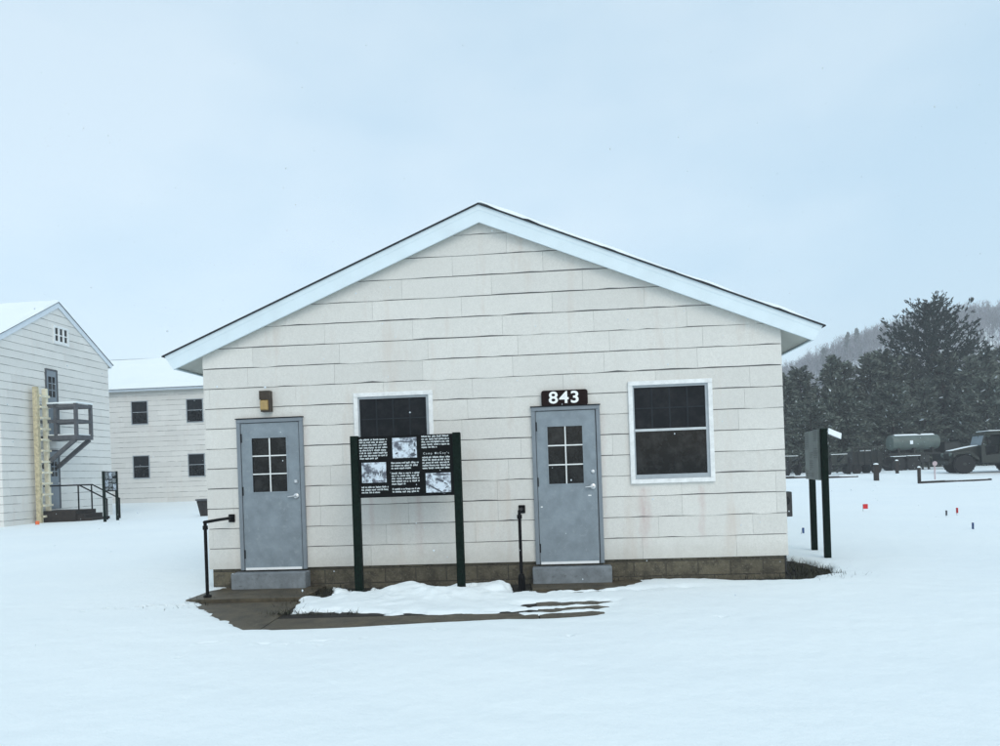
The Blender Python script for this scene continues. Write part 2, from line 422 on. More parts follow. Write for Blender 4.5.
# paved walk: landing at the left door, strip along the bed, apron at the right door
wk = MB()
def wpoly(mb, pts, z0, z1):
    n = len(pts)
    mb.add([(x, y, z0) for x, y in pts]+[(x, y, z1) for x, y in pts],
           [tuple(range(n))[::-1], tuple(range(n, 2*n))]+[(i, (i+1) % n, (i+1) % n+n, i+n) for i in range(n)])
wpoly(wk, [(-4.0, 9.42), (-2.5, 9.31), (-2.42, 10.22), (-3.95, 10.34)], -.2, .052)
wpoly(wk, [(-4.05, 7.2), (-2.5, 7.2), (-2.5, 9.285), (-4.05, 9.39)], -.2, .010)
wpoly(wk, [(-2.485, 7.2), (.35, 7.2), (.35, 8.02), (-2.485, 8.16)], -.2, .012)
wpoly(wk, [(.365, 7.2), (1.8, 7.2), (1.8, 9.30), (.365, 9.40)], -.2, .008)
wpoly(wk, [(.36, 9.42), (1.8, 9.315), (1.8, 9.93), (.36, 10.02)], -.2, .035)
o = wk.build('concrete_path', M['walk']); tag(o, 'wet brown concrete walk from the left door along the bed', kind='structure')

# dead grass and mulch shreds sticking up at the snow's edge
def grass():
    rng = np.random.default_rng(5); mb = MB()
    spots = [((3.75, 9.66), .35, .07, 260), ((4.15, 10.1), .28, .35, 900), ((4.2, 10.9), .2, .5, 700), ((2.6, 9.93), 1.1, .05, 420),
             ((-2.42, 9.75), .16, .33, 520), ((-2.45, 8.45), .13, .05, 120), ((-2.1, 8.36), .10, .03, 60), ((-1.75, 8.34), .08, .02, 30), ((-1.86, 9.6), .1, .07, 60),
             ((-.62, 9.55), .16, .08, 130), ((-1.6, 9.95), .5, .05, 220), ((.1, 9.75), .25, .12, 160), ((-3.84, 9.4), .12, .12, 90), ((0.2, 9.2), .1, .06, 60),
             ((-3.95, 8.95), .18, .12, 25)]
    for (cx, cy), a, b, n in spots:
        for _ in range(n):
            x = cx+rng.normal()*a; y = cy+rng.normal()*b
            s = (x-AX)*SX+(y-AY)*SY; q = (x-AX)*NX+(y-AY)*NY
            if q > -.03 and -.05 < s < 7.85: continue
            L = rng.uniform(.03, .11); th = rng.uniform(0, 6.28); ln = rng.uniform(.3, 1.3)
            dx, dy = math.cos(th), math.sin(th); w = rng.uniform(.003, .007)
            z = rng.uniform(-.01, .02)
            mb.add([(x-dy*w, y+dx*w, z), (x+dy*w, y-dx*w, z), (x+dx*L*ln, y+dy*L*ln, z+L*rng.uniform(.3, 1))], [(0, 1, 2)])
    return tag(mb.build('dead_grass', M['grass']), 'dead grass and mulch at the snow edge', 'grass', kind='stuff')
grass()

# ------------------------------------------------------------------ siding
def clip_poly(poly, a, b, c):
    """keep the side a*x + b*z <= c"""
    out = []
    for i in range(len(poly)):
        p, q = poly[i], poly[(i+1) % len(poly)]
        fp, fq = a*p[0]+b*p[1]-c, a*q[0]+b*q[1]-c
        if fp <= 0: out.append(p)
        if fp*fq < 0:
            t = fp/(fp-fq); out.append((p[0]+(q[0]-p[0])*t, p[1]+(q[1]-p[1])*t))
    return out

def siding(mb, s0, s1, z0, z1, course, width, cuts, openings, to3, rng, wave=.007, gap=.0105, vj=.0012, d0=.015, d1=.006, firstz=None):
    k = 0; zb = z0
    while zb < z1:
        zt = min(zb+course, z1)
        off = -rng.uniform(0, width) if width < s1-s0 else 0
        x = s0+off
        while x < s1:
            xa, xb = max(x, s0), min(x+width, s1); x += width
            if xb-xa < .01: continue
            gk = gap*rng.uniform(.75, 1.2) if k else 0.; rects = [(xa+vj, xb-vj, zb+gk, zt)]
            for (oa, ob, oc, od) in openings:
                nr = []
                for (a, b, c, d) in rects:
                    if ob <= a or oa >= b or od <= c or oc >= d: nr.append((a, b, c, d)); continue
                    if oa > a: nr.append((a, oa, c, d))
                    if ob < b: nr.append((ob, b, c, d))
                    m0, m1 = max(a, oa), min(b, ob)
                    if oc > c: nr.append((m0, m1, c, oc))
                    if od < d: nr.append((m0, m1, od, d))
                rects = nr
            dz = rng.normal()*wave*.5
            for (a, b, c, d) in rects:
                if b-a < .004 or d-c < .004: continue
                pl = [(a, c), (b, c), (b, d), (a, d)]
                for cu in cuts:
                    pl = clip_poly(pl, *cu)
                    if len(pl) < 3: break
                if len(pl) < 3: continue
                # ragged lower edge
                q = []; atb = abs(c-(zb+gk)) < 1e-6 and k
                for i in range(len(pl)):
                    p, r = pl[i], pl[(i+1) % len(pl)]
                    q.append(p)
                    if atb and abs(p[1]-c) < 1e-6 and abs(r[1]-c) < 1e-6 and abs(r[0]-p[0]) > .3:
                        n = int(abs(r[0]-p[0])/.16)
                        for j in range(1, n): q.append((p[0]+(r[0]-p[0])*j/n, c+dz+rng.normal()*wave*.6))
                f = lambda p: d0-(d0-d1)*min(1, max(0, (p[1]-zb)/course))
                n = len(q)
                V = [to3(p[0], p[1], f(p)) for p in q]+[to3(p[0], p[1], 0) for p in q]
                mb.add(V, [tuple(range(n))]+[(i, i+n, (i+1) % n+n, (i+1) % n) for i in range(n)])
        zb = zt; k += 1

def gable_roof(root, sa, za, slope, tl, tr, y0, y1, fh, mats, wall_l=None, wall_r=None, snow=True, snow_t=.05, shingle=.018, snow_left=True, perp=True):
    """roof over a gable whose profile lies in the local x-z plane; fascia top runs from (sa, za) down to tips tl, tr"""
    fas, sof, shi, sno = mats
    zl = lambda s: za-slope*abs(s-sa)
    rf = MB()                                     # soffit and deck in one slab
    fb = fh*.85
    th = .06
    for e in (tl, tr):
        zb0 = za-fh+.025; 
        sg = 1 if e > sa else -1; cut = fh*.5 if perp else 0; es = e-sg*(cut+.02)
        P = [(sa, zb0), (sa, zb0+th), (es, zl(es)-fh+.025+th), (es, zl(es)-fh+.025)]
        if e < sa: P = P[::-1]
        rf.prism(P, y0+.03, y1)
    roof = rf.build('roof', sof, root)
    b = MB()
    for e in (tl, tr):                            # rake boards
        sg = 1 if e > sa else -1
        cut = fh*.5 if perp else 0
        P = [(sa, za), (sa, za-fh), (e-sg*cut, zl(e)-fh+slope*cut), (e, zl(e))]
        if e < sa: P = P[::-1]
        b.prism(P, y0, y0+.03)
        P = [(sa, za-.0), (sa, za-fh*.30), (e-sg*cut*.3, zl(e)-fh*.3+slope*cut*.3), (e, zl(e))]
        if e < sa: P = P[::-1]
        b.prism(P, y0-.004, y0-.0005)
        P = [(sa, za), (sa, za-fh), (e-sg*cut, zl(e)-fh+slope*cut), (e, zl(e))]
        if e < sa: P = P[::-1]
        b.prism(P, y1, y1+.03)
        ec = e-sg*cut; zc = zl(e)-fh+slope*cut
        P = [(e-sg*.002, zl(e)-.004), (ec-sg*.002, zc+.003), (ec-sg*.03, zc+.003), (e-sg*.03, zl(e)-.004)]
        if e < sa: P = P[::-1]
        b.prism(P, y0+.031, y1-.001)
    b.build('fascia', fas, roof)
    s = MB()
    for e in (tl, tr):
        sg = 1 if e > sa else -1; e2 = e+sg*.03
        P = [(sa, za+.002), (sa, za+shingle), (e2, zl(e2)+shingle), (e2, zl(e2)+.002)]
        if e < sa: P = P[::-1]
        s.prism(P, y0-.03, y1+.05)
    s.build('shingles', shi, roof)
    if snow:
        n = MB(); ny = 26; ns = 40
        for e in (tl, tr):
            sg = 1 if e > sa else -1
            V = []
            for j in range(ny+1):
                for i in range(ns+1):
                    t = i/ns; y = y0+.02+(y1-y0-.02)*(j/ny)**2
                    ss = sa+(e-sa)*t
                    hump = snow_t*(.35+.9*float(vnoise(ss*2.3+7*sg, y*2.3, 31)))*min(1, .35+(1-t)*6)
                    if j == 0: y = y0-.022; hump = -.006+.05*max(0, float(vnoise(ss*5+3*sg, 1.5, 33))-.45)*(1 if snow_left or sg > 0 else .3)
                    if i == ns: hump = -.002
                    if not snow_left and sg < 0 and y < y0+1.2: hump *= .25
                    V.append((ss, y, zl(ss)+shingle+hump))
            F = [(j*(ns+1)+i, j*(ns+1)+i+1, (j+1)*(ns+1)+i+1, (j+1)*(ns+1)+i) for j in range(ny) for i in range(ns)]
            n.add(V, F)
        n.build('roof_snow', sno, roof, smooth=True)
    return roof

def sash_window(root, s0, s1, z0, z1, d, front=True, grid=True, fm=None, name='window', fw=.058, simple=False, to=None):
    """double-hung window standing on the plane y = 0 of its wall; front is -y"""
    fm = fm or M['frame_white']
    f = MB()
    e = d
    if to is None: to = lambda mb: mb
    f.box(s0, s0+fw, -e, .0, z0+fw, z1-fw, bev=.004); f.box(s1-fw, s1, -e, .0, z0+fw, z1-fw, bev=.004)
    f.box(s0, s1, -e-.003, .0, z1-fw, z1, bev=.004); f.box(s0, s1, -e-.006, .0, z0, z0+fw, bev=.004)
    w = to(f).build(name, fm, root)
    zm = z0+(z1-z0)*.52
    g = MB(); sw = .035
    a, b, c, t = s0+fw, s1-fw, z0+fw, z1-fw
    g.box(a, a+.018, -e*.6, 0, c, t); g.box(b-sw, b, -e*.6, 0, c, t); g.box(a+.018, b-sw, -e*.6, 0, t-sw*.8, t); g.box(a+.018, b-sw, -e*.6, 0, c, c+.06)
    to(g).build('sash', M['sash'] if not simple else M['dark_gap'], w)
    r = MB(); r.box(a+.018, b-sw, -e*.7, 0, zm-.016, zm+.016); to(r).build('meeting_rail', M['sash'] if simple else M['rail_grey'], w)
    p = MB(); p.box(a+.018, b-sw, -.012, -.002, c+.06, zm-.016); to(p).build('pane', M['glass'], w)
    p = MB(); p.box(a+.018, b-sw, -.012, -.002, zm+.016, t-sw*.8); to(p).build('pane', M['screen'], w)
    if grid:
        m = MB(); u0, u1, v0, v1 = a+.018, b-sw, zm+.016, t-sw*.8
        for k in (1, 2, 3):
            x = u0+(u1-u0)*k/4; m.box(x-.009, x+.009, -.0165, -.0125, v0, v1)
        zz = (v0+v1)/2
        for k in range(4):
            xa = u0+(u1-u0)*k/4+.0095; xb = u0+(u1-u0)*(k+1)/4-.0095
            m.box(xa, xb, -.0165, -.0125, zz-.008, zz+.008)
        to(m).build('muntins', M['dim_muntin'], w)
    return w

# ------------------------------------------------------------------ the hut
HW, HD = 7.80, 16.0
ZB = .308; SLOPE = .4155; SA = 3.907; ZA = 5.094; FH = .233; OV = .12
hut = thing('wooden_hut', 'low grey-sided hut with two grey doors, two windows and number 843', 'hut', (AX, AY, 0), YAW)
WZ = lambda s: ZA-FH+.05-SLOPE*abs(s-SA)      # top of the gable wall under the soffit
bk = MB()
bk.prism([(0, ZB), (HW, ZB), (HW, WZ(HW)), (SA, WZ(SA)), (0, WZ(0))], 0, HD)
wall = bk.build('wall', M['backing'], hut)
rng = np.random.default_rng(11)
D1 = (.455, 1.385, .27, 2.365); D2 = (4.513, 5.422, .25, 2.370)
W1 = (2.105, 3.190, 1.305, 2.660); W2 = (5.805, 6.900, 1.305, 2.662)
sd = MB()
shr = lambda r, m=.012: (r[0]+m, r[1]-m, r[2]-(.2 if r[2] < .4 else -m), r[3]-m)
cuts = [(-SLOPE, 1, (ZA-FH+.045)-SLOPE*SA), (SLOPE, 1, (ZA-FH+.045)+SLOPE*SA)]
siding(sd, -.012, HW+.012, ZB, 4.95, .2765, 1.22, cuts, [shr(D1), shr(D2), shr(W1), shr(W2)], lambda s, z, d: (s, -d, z), rng)
# side walls
siding(sd, 0, HD, ZB, WZ(0)+.01, .2765, 1.22, [], [], lambda s, z, d: (-d, s, z), rng)
siding(sd, 0, HD, ZB, WZ(HW)+.01, .2765, 1.22, [], [], lambda s, z, d: (HW+d, s, z), rng)
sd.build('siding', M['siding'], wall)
fo = MB(); fo.box(.025, HW-.03, .02, HD-.03, -.3, ZB-.004); fo.build('foundation', M['block'], hut)
gable_roof(hut, SA, ZA, SLOPE, -.493, 8.307, -OV, HD+.2, FH, (M['white'], M['soffit'], M['shingle'], M['snow']), snow_t=.07, snow_left=False)

def hut_door(d, lever_z, bolt_round):
    s0, s1, z0, z1 = d
    f = MB(); fw = .052
    f.box(s0, s0+fw, -.055, .0, z0+.02, z1-fw, bev=.004); f.box(s1-fw, s1, -.055, .0, z0+.02, z1-fw, bev=.004)
    f.box(s0, s1, -.058, .0, z1-fw, z1, bev=.004)
    fr = f.build('door_frame', M['door_frame'], hut)
    MB().box(s0-.01, s1+.01, -.070, -.0, z1+.001, z1+.012).build('drip_cap', M['dark_gap'], fr)
    a, b = s0+fw+.007, s1-fw-.011; t = z1-fw-.008; c = z0+.018
    g0, g1, h0, h1 = s0+.205, s1-.235, z0+1.085, z1-.262
    p = MB()
    for (x0, x1, q0, q1) in ((a, g0, c, t), (g1, b, c, t), (g0, g1, c, h0), (g0, g1, h1, t)):
        p.box(x0, x1, -.040, -.004, q0, q1)
    dr = p.build('door', M['door'], hut)
    m = MB(); r = .016
    m.box(g0-r, g0+.004, -.046, -.0405, h0-r, h1+r); m.box(g1-.004, g1+r, -.046, -.0405, h0-r, h1+r)
    m.box(g0+.004, g1-.004, -.046, -.0405, h1-.004, h1+r); m.box(g0+.004, g1-.004, -.046, -.0405, h0-r, h0+.004)
    m.build('glazing_bead', M['door'], dr)
    MB().box(g0, g1, -.026, -.010, h0, h1).build('pane', M['glass'], dr)
    m = MB(); xm = (g0+g1)/2+.004
    m.box(xm-.008, xm+.008, -.038, -.0265, h0, h1)
    for k in (1, 2):
        z = h0+(h1-h0)*k/3; m.box(g0, xm-.0085, -.038, -.0265, z-.008, z+.008); m.box(xm+.0085, g1, -.038, -.0265, z-.008, z+.008)
    m.build('muntins', M['muntin'], dr)
    lx = b-.058; lz = lever_z
    h = MB(); h.lathe([(.036, -.041), (.036, -.050), (.028, -.054), (.013, -.056), (.013, -.088)], (lx, 0, lz), 'y', 20)
    h.tube([(lx, -.084, lz), (lx-.03, -.088, lz), (lx-.105, -.084, lz-.008)], [.012, .012, .008], 10)
    h.lathe([(.008, -.088), (.008, -.091)], (lx, 0, lz), 'y', 10, 1)
    h.build('lever_handle', [M['metal'], M['dark_gap']], dr, True)
    k = MB()
    if bolt_round: k.lathe([(.027, -.041), (.027, -.052), (.020, -.060), (.008, -.062)], (lx+.006, 0, lz+.198), 'y', 18)
    else: k.box(lx-.018, lx+.028, -.060, -.041, lz+.175, lz+.225, bev=.006)
    k.build('deadbolt', M['metal'], dr, True)
    for z in (t-.20, (t+c)/2+.08, c+.22):
        MB().box(a-.006, a+.012, -.052, -.041, z-.06, z+.06, bev=.002).build('hinge', M['dark_gap'], dr)
    MB().box(a+.01, b-.01, -.050, -.041, c+.002, c+.034).build('door_sweep', M['alu'], dr)
    return dr
d1 = hut_door(D1, 1.29, False)
d2 = hut_door(D2, 1.29, True)
d1['label'] = 'left door, square deadbolt above the lever'; d2['label'] = 'right door, round deadbolt, small pale scuffs'
MB().box(5.235, 5.275, -.0425, -.0405, 1.165, 1.180, bev=.0009).build('paint_chip', M['alu'], d2); MB().box(4.60, 4.625, -.0425, -.0405, 1.03, 1.045, bev=.0009).build('paint_chip', M['alu'], d2)
for (s0, s1, zt) in ((.375, 1.405, .268), (4.468, 5.505, .246)):
    t = MB(); t.box(s0, s1, -.20, .019, -.1, zt-.004, bev=.008); t.build('threshold_step', M['concrete'], hut)
sash_window(hut, *W1, .05); sash_window(hut, *W2, .05)

# utility box on the right-hand side wall
mt = thing('meter_box', 'small dark utility box mounted on the right side wall of the hut', 'utility box', (*W(HW+.015, .42), .78), YAW)
MB().box(0, .20, 0, .16, 0, .34, bev=.008).build('case', M['meter'], mt)
MB().lathe([(.06, .0), (.06, .03), (.05, .04)], (.1, -.041, .22), 'y', 18).build('dial', M['glass'], mt)
MB().tube([(.1, .08, .0), (.1, .08, -.86)], .022).build('conduit', M['meter'], mt)

# lamp over the left door
lp = thing('wall_lamp', 'bronze wall lamp with an amber lens above the left door', 'wall lamp', (*W(.893, -.014), 2.454), YAW)
lb = MB(); lb.prism([(-.072, .165), (.072, .165), (.072, .285), (-.072, .285)], -.11, 0); lb.box(.052, .074, -.105, 0, .02, .165); lb.box(-.062, .074, -.095, 0, 0, .02); lb.build('housing', M['lamp_housing'], lp)
MB().box(-.072, .052, -.10, -.002, .021, .164, bev=.012).build('lens', M['amber'], lp)

# number plate
def font_obj(name, text, size, parent, loc, m, offset=0, spacing=1.0, extrude=.002):
    cu = bpy.data.curves.new(name, 'FONT'); cu.body = text; cu.size = size; cu.align_x = 'CENTER'; cu.align_y = 'CENTER'
    cu.extrude = extrude; cu.offset = offset; cu.space_character = spacing; cu.materials.append(m)
    tmp = bpy.data.objects.new(name+'_curve', cu); COL.objects.link(tmp); bpy.context.view_layer.update()
    me = bpy.data.meshes.new_from_object(tmp.evaluated_get(bpy.context.evaluated_depsgraph_get())); me.name = name
    bpy.data.objects.remove(tmp); bpy.data.curves.remove(cu)
    o = bpy.data.objects.new(name, me); COL.objects.link(o); o.parent = parent; o.location = loc; o.rotation_euler = (R(90), 0, 0)
    return o
ns = thing('number_sign', 'dark brown plate reading 843 in white above the right door', 'sign', (*W(4.963, -.016), 2.479), YAW)
pb = []; w_, h_, r_ = .308, .106, .035
for cx, cz, a0 in ((w_-r_, h_-r_, 0), (-w_+r_, h_-r_, 90), (-w_+r_, -h_+r_, 180), (w_-r_, -h_+r_, 270)):
    for k in range(5): a = R(a0+k*22.5); pb.append((cx+r_*math.cos(a), cz+r_*math.sin(a)))
MB().prism(pb, -.05, 0).build('plate', M['plate'], ns)
dg = font_obj('digits', '843', .205, ns, (-.005, -.054, .0), M['digit'], .0042, 1.12); dg.scale = (1.24, 1.06, 1)

# hand rails beside the two doors
def handrail(s, ln, ztop, label, thick=False):
    x, y = W(s, -ln)
    r = thing('handrail', label, 'handrail', (x, y, .0), YAW, 'pipe handrails by the doors')
    MB().tube([(0, 0, -.1), (0, 0, ztop-.06), (0, 0, ztop-.01)], .021, 12).build('post', M['black'], r, True)
    MB().lathe([(.032, ztop-.10), (.032, ztop-.05)], (0, 0, 0), 'z', 14).build('coupling', M['black'], r)
    MB().tube([(0, -.02, ztop-.004), (0, ln*.5, ztop), (.01, ln-.03, ztop)], .021, 12).build('rail', M['black'], r, True)
    MB().box(-.035, .055, ln-.03, ln-.014, ztop-.06, ztop+.05, bev=.006).build('flange', M['black'], r)
    if thick: MB().lathe([(.045, -.05), (.045, .18), (.03, .22)], (0, 0, 0), 'z', 14).build('post_sleeve', M['black'], r)
    else: MB().lathe([(.05, -.03), (.05, .075), (.025, .085)], (0, 0, 0), 'z', 14).build('post_foot', M['black'], r)
    return r
handrail(.325, .79, 1.015, 'black pipe handrail at the hut corner, left of the left door')
handrail(4.335, .52, 1.02, 'black pipe handrail standing left of the right door', True)

# ------------------------------------------------------------------ information boards
def info_sign(label, loc, rz, width, ztop, zbot, seed, posts=(.098, .09), text=True, flap=False, detail=True, faced=False):
    r = thing('information_sign', label, 'sign', loc, rz)
    w = width; pw, pd = posts
    base = -.12
    for x in (-w/2+pw/2, w/2-pw/2):
        MB().box(x-pw/2, x+pw/2, -pd/2, pd/2, base, ztop+.012, bev=.006).build('post', M['post'], r)
    a, b = -w/2+pw+.001, w/2-pw-.001
    if faced: a, b = -w/2-.03, w/2+.03-pw
    oy = -pd/2-.020 if faced else 0
    pn = MB().box(a, b, -.018, .018, zbot, ztop, bev=.004).build('panel', M['panel_grey'] if faced else M['panel'], r); pn.location.y = oy
    W0, H0 = b-a, ztop-zbot
    # 810 x 515 layout units
    ux = lambda u: a+W0*u/810.; uz = lambda v: ztop-H0*v/515.
    rg = random.Random(seed)
    L = MB()
    def lines(u0, u1, v0, n, last=.7, step=22.5):
        for i in range(n):
            v = v0+i*step; u = u0; end = u1 if i < n-1 else u0+(u1-u0)*last
            while u < end-6:
                k = rg.randint(2, 9)
                for _ in range(k):
                    wd = rg.choice((3.6, 4.4, 5.2)); asc = rg.choice((0, 0, 0, -4, 3.0))
                    if u+wd > end: break
                    L.add([(ux(u), -.0195, uz(v+8+max(0, asc))), (ux(u+wd), -.0195, uz(v+8+max(0, asc))), (ux(u+wd), -.0195, uz(v-2+min(0, asc))), (ux(u), -.0195, uz(v-2+min(0, asc)))], [(0, 1, 2, 3)])
                    u += wd+1.3
                u += rg.choice((6, 7, 10))
    if text:
        lines(10, 250, 25, 8); lines(18, 250, 425, 3)
        lines(280, 520, 228, 3, .75); lines(280, 520, 315, 5, .5); lines(284, 520, 448, 2, .98)
        lines(545, 785, 15, 5, .6); lines(548, 785, 190, 5, .98)
        L.build('lettering', M['letters_dim'] if faced else M['letters'], pn)
        if detail: font_obj('heading', "Camp McCoy's", H0*.046, pn, (ux(667), -.0205, uz(160)), M['letters'], .0002, 1.55, .0005)
        for i, (u0, u1, v0, v1) in enumerate(((25, 235, 220, 390), (295, 503, 20, 190), (572, 785, 325, 488))):
            q = MB().box(ux(u0), ux(u1), -.0225, -.0185, uz(v1), uz(v0)); yy = -.0232
            def blob(cu, cv, ru, rv, rot=0, n=10):
                P = []
                for k in range(n):
                    a_ = 2*math.pi*k/n; e_ = 1+rg.uniform(-.25, .25); x_, y_ = ru*e_*math.cos(a_), rv*e_*math.sin(a_)
                    P.append((ux(cu+x_*math.cos(rot)-y_*math.sin(rot)), yy, uz(cv+x_*math.sin(rot)+y_*math.cos(rot))))
                q.add(P, [tuple(range(n))], 1)
            if i == 0:
                for k in range(13): blob(45+k*14+rg.uniform(-4, 4), 305+rg.uniform(-8, 12), rg.uniform(2.5, 5), rg.uniform(10, 22))
                for k in range(10): blob(40+k*19, 376, rg.uniform(5, 11), rg.uniform(2, 6))
                blob(190, 310, 4, 38, .35)
            elif i == 1:
                blob(330, 150, 14, 8, -.5); blob(486, 80, 8, 16); blob(484, 130, 7, 12); blob(470, 165, 26, 14); blob(400, 55, 70, 6, .1); blob(440, 85, 5, 12)
            else:
                blob(650, 455, 85, 7, .5); blob(690, 386, 34, 12, .35); blob(742, 415, 16, 6, .3); blob(700, 340, 90, 7, .05); blob(750, 445, 18, 5, -.5)
            if not faced: q.build('photo_print', [PH[i], M['ink']], pn)
    if flap:
        f = MB(); f.bar((.07, 0, 0), (.26, 0, -.085), .11, .012, up=(0, -.8, .6)); fo_ = f.build('tilted_plate', M['plastic_white'], r); fo_.location = (w/2-pw/2, 0, ztop-.03); fo_.rotation_euler = (0, 0, -rz)
    return r
PH = [photo_mat('old_photo_print_a', 1, .40), photo_mat('old_photo_print_b', 2, .42), photo_mat('old_photo_print_c', 3, .40)]
info_sign('black information sign with old photographs, on two dark green posts before the left window', (-1.185, 9.49, .03), YAW, 1.405, 2.0, 1.225, 3)
ang = math.atan2(11.25-12.2, 4.83-5.1)     # reads toward the hut
info_sign('tall information sign beyond the right corner of the hut, seen almost edge on', (4.95, 11.68, gz(4.96, 11.7)-.02), math.atan2(-.95, -.215), 1.14, 1.93, 1.17, 5, flap=True, detail=False, faced=True)
info_sign('small far information sign by the steps of the gabled barracks', (-14.55, 27.98, gz(-14.5, 28)-.02), math.atan2(.95, .03), .95, 1.86, 1.12, 9, posts=(.09, .08), detail=False)

# ------------------------------------------------------------------ barracks at left
gx0 = -15.113; gy0 = 15.60; GW = 6.65; GZA = 8.95; GSL = .57; GSA = 3.33
bx, by = W(gx0, gy0)
bar = thing('barracks', 'tall two-storey barracks with its gable end, ladder and balcony at the left edge', 'barracks', (bx, by, 0), YAW+R(90))
GD = 16
gw = lambda s: GZA-.2+.05-GSL*abs(s-GSA)
b = MB(); b.prism([(0, -.3), (GW, -.3), (GW, gw(GW)), (GSA, gw(GSA)), (0, gw(0))], 0, GD); bwall = b.build('wall', M['backing'], bar)
VT = (2.99, 3.93, 7.24, 7.98); UD = (2.46, 3.12, 3.45, 6.16); LD = (2.45, 3.09, .62, 2.95)
sd = MB()
cuts = [(-GSL, 1, GZA-.16-GSL*GSA), (GSL, 1, GZA-.16+GSL*GSA)]
siding(sd, -.012, GW+.012, .0, 8.8, .30, 1.22, cuts, [shr(VT), shr(UD), (LD[0]+.01, LD[1]-.01, LD[2], LD[3]-.01)], lambda s, z, d: (s, -d, z), rng, wave=.007, gap=.013, vj=.0008, d0=.022)
siding(sd, 0, GD, .0, gw(0), .30, 1.22, [], [], lambda s, z, d: (-d, s, z), rng, gap=.013, vj=.0008, d0=.022)
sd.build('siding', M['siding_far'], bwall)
gable_roof(bar, GSA, GZA, GSL, -.30, GW+.30, -.06, GD+.2, .22, (M['fascia_far'], M['soffit'], M['shingle'], M['snow']), snow_t=.09)
# attic louvre window
f = MB(); s0, s1, z0, z1 = VT
f.box(s0, s1, -.06, 0, z1-.09, z1); f.box(s0, s1, -.06, 0, z0, z0+.12)
for k in range(4):
    x = s0+(s1-s0-.10)*k/3; f.box(x, x+.10, -.055, 0, z0+.12, z1-.09)
aw = f.build('attic_window', M['frame_white'], bar)
p = MB(); p.box(s0+.1, s1-.1, -.02, -.002, z0+.12, z1-.09); p.build('pane', M['screen'], aw)
p = MB()
for k in range(3):
    x = s0+(s1-s0-.10)*k/3+.10; MB().box(x, s0+(s1-s0-.10)*(k+1)/3, -.05, -.021, (z0+z1)/2-.02, (z0+z1)/2+.02).build('glazing_bar', M['frame_white'], aw)
def far_door(d, pane, root):
    s0, s1, z0, z1 = d
    fr = MB(); fr.box(s0-.03, s0+.04, -.05, 0, z0, z1); fr.box(s1-.04, s1+.03, -.05, 0, z0, z1); fr.box(s0+.04, s1-.04, -.05, 0, z1-.06, z1+.01)
    dr = MB(); dr.box(s0+.04, s1-.04, -.035, -.002, z0, z1-.06); dd = dr.build('door', M['far_door'], root)
    fr.build('door_frame', M['timber'], dd)
    a, b_, c, t = pane
    MB().box(a, b_, -.043, -.036, c, t).build('pane', M['glass'], dd)
    m = MB(); xm = (a+b_)/2; m.box(xm-.02, xm+.02, -.05, -.0435, c, t)
    for k in (1, 2):
        z = c+(t-c)*k/3; m.box(a, xm-.021, -.05, -.0435, z-.018, z+.018); m.box(xm+.021, b_, -.05, -.0435, z-.018, z+.018)
    m.build('muntins', M['far_door'], dd)
    MB().lathe([(.03, -.036), (.03, -.08)], (s1-.1, 0, z0+1.0), 'y', 10).build('knob', M['metal'], dd)
    return dd
far_door(UD, (2.60, 2.98, 5.06, 5.86), bar)['label'] = 'upper balcony door'
far_door(LD, (2.60, 2.94, 1.90, 2.48), bar)['label'] = 'lower door behind the steps'

# balcony (local: x along the gable to the right, -y outward)
bal = thing('balcony', 'weathered timber balcony under the upper door of the gabled barracks', 'balcony', (*W(gx0+.03, gy0), 3.30), YAW+R(90))
n0, n1, OUT = 2.02, 3.04, 1.50
pf = MB(); pf.box(n0, n1, -OUT, 0, .0, .17); pf.build('platform', M['timber'], bal)
MB().box(n0+.05, n1-.05, -OUT+.05, -.01, .171, .215).build('platform_snow', M['snow'], bal)
for (x, y) in ((n0+.05, -OUT+.05), (n1-.05, -OUT+.05), (n0+.05, -OUT*.42), (n1-.05, -.06)):
    MB().box(x-.055, x+.055, y-.055, y+.055, .171, 1.40).build('post', M['timber'], bal)
rl = MB()
for z in (.72, 1.31):
    rl.box(n0-.005, n0+.105, -OUT+.107, 0, z-.06, z+.06); rl.box(n1-.105, n1+.005, -OUT+.107, -.115, z-.06, z+.06)
    rl.box(n0+.107, n1-.107, -OUT, -OUT+.10, z-.06, z+.06)
rl.build('rail', M['timber'], bal)
sn = MB(); sn.box(n0-.02, n0+.12, -OUT-.02, 0, 1.402, 1.455); sn.box(n0+.121, n1+.02, -OUT-.02, -OUT+.12, 1.402, 1.455); sn.build('rail_snow', M['snow'], bal)
for x in (n0+.08, n1-.08):
    MB().bar((x, -.02, -1.05), (x, -OUT+.12, .0), .13, .14).build('brace', M['timber'], bal)

# ladder beside the doors
lx0, ly0 = W(gx0+.20, gy0)
lad = thing('ladder', 'yellow wooden ladder standing upright against the gabled barracks', 'ladder', (lx0, ly0, gz(lx0, ly0)), YAW+R(90))
MB().box(1.46, 1.585, -.15, .03, -.1, 5.22, bev=.01).build('side_rail', M['ladder2'], lad)
MB().box(1.99, 2.11, -.15, .03, -.1, 5.20, bev=.01).build('side_rail', M['ladder'], lad)
MB().box(1.587, 1.68, -.10, .03, -.1, 5.18).build('side_rail', M['ladder'], lad)
for k in range(12):
    MB().box(1.60, 2.14, -.20, -.152, .22+.42*k, .30+.42*k).build('rung', M['ladder'], lad)

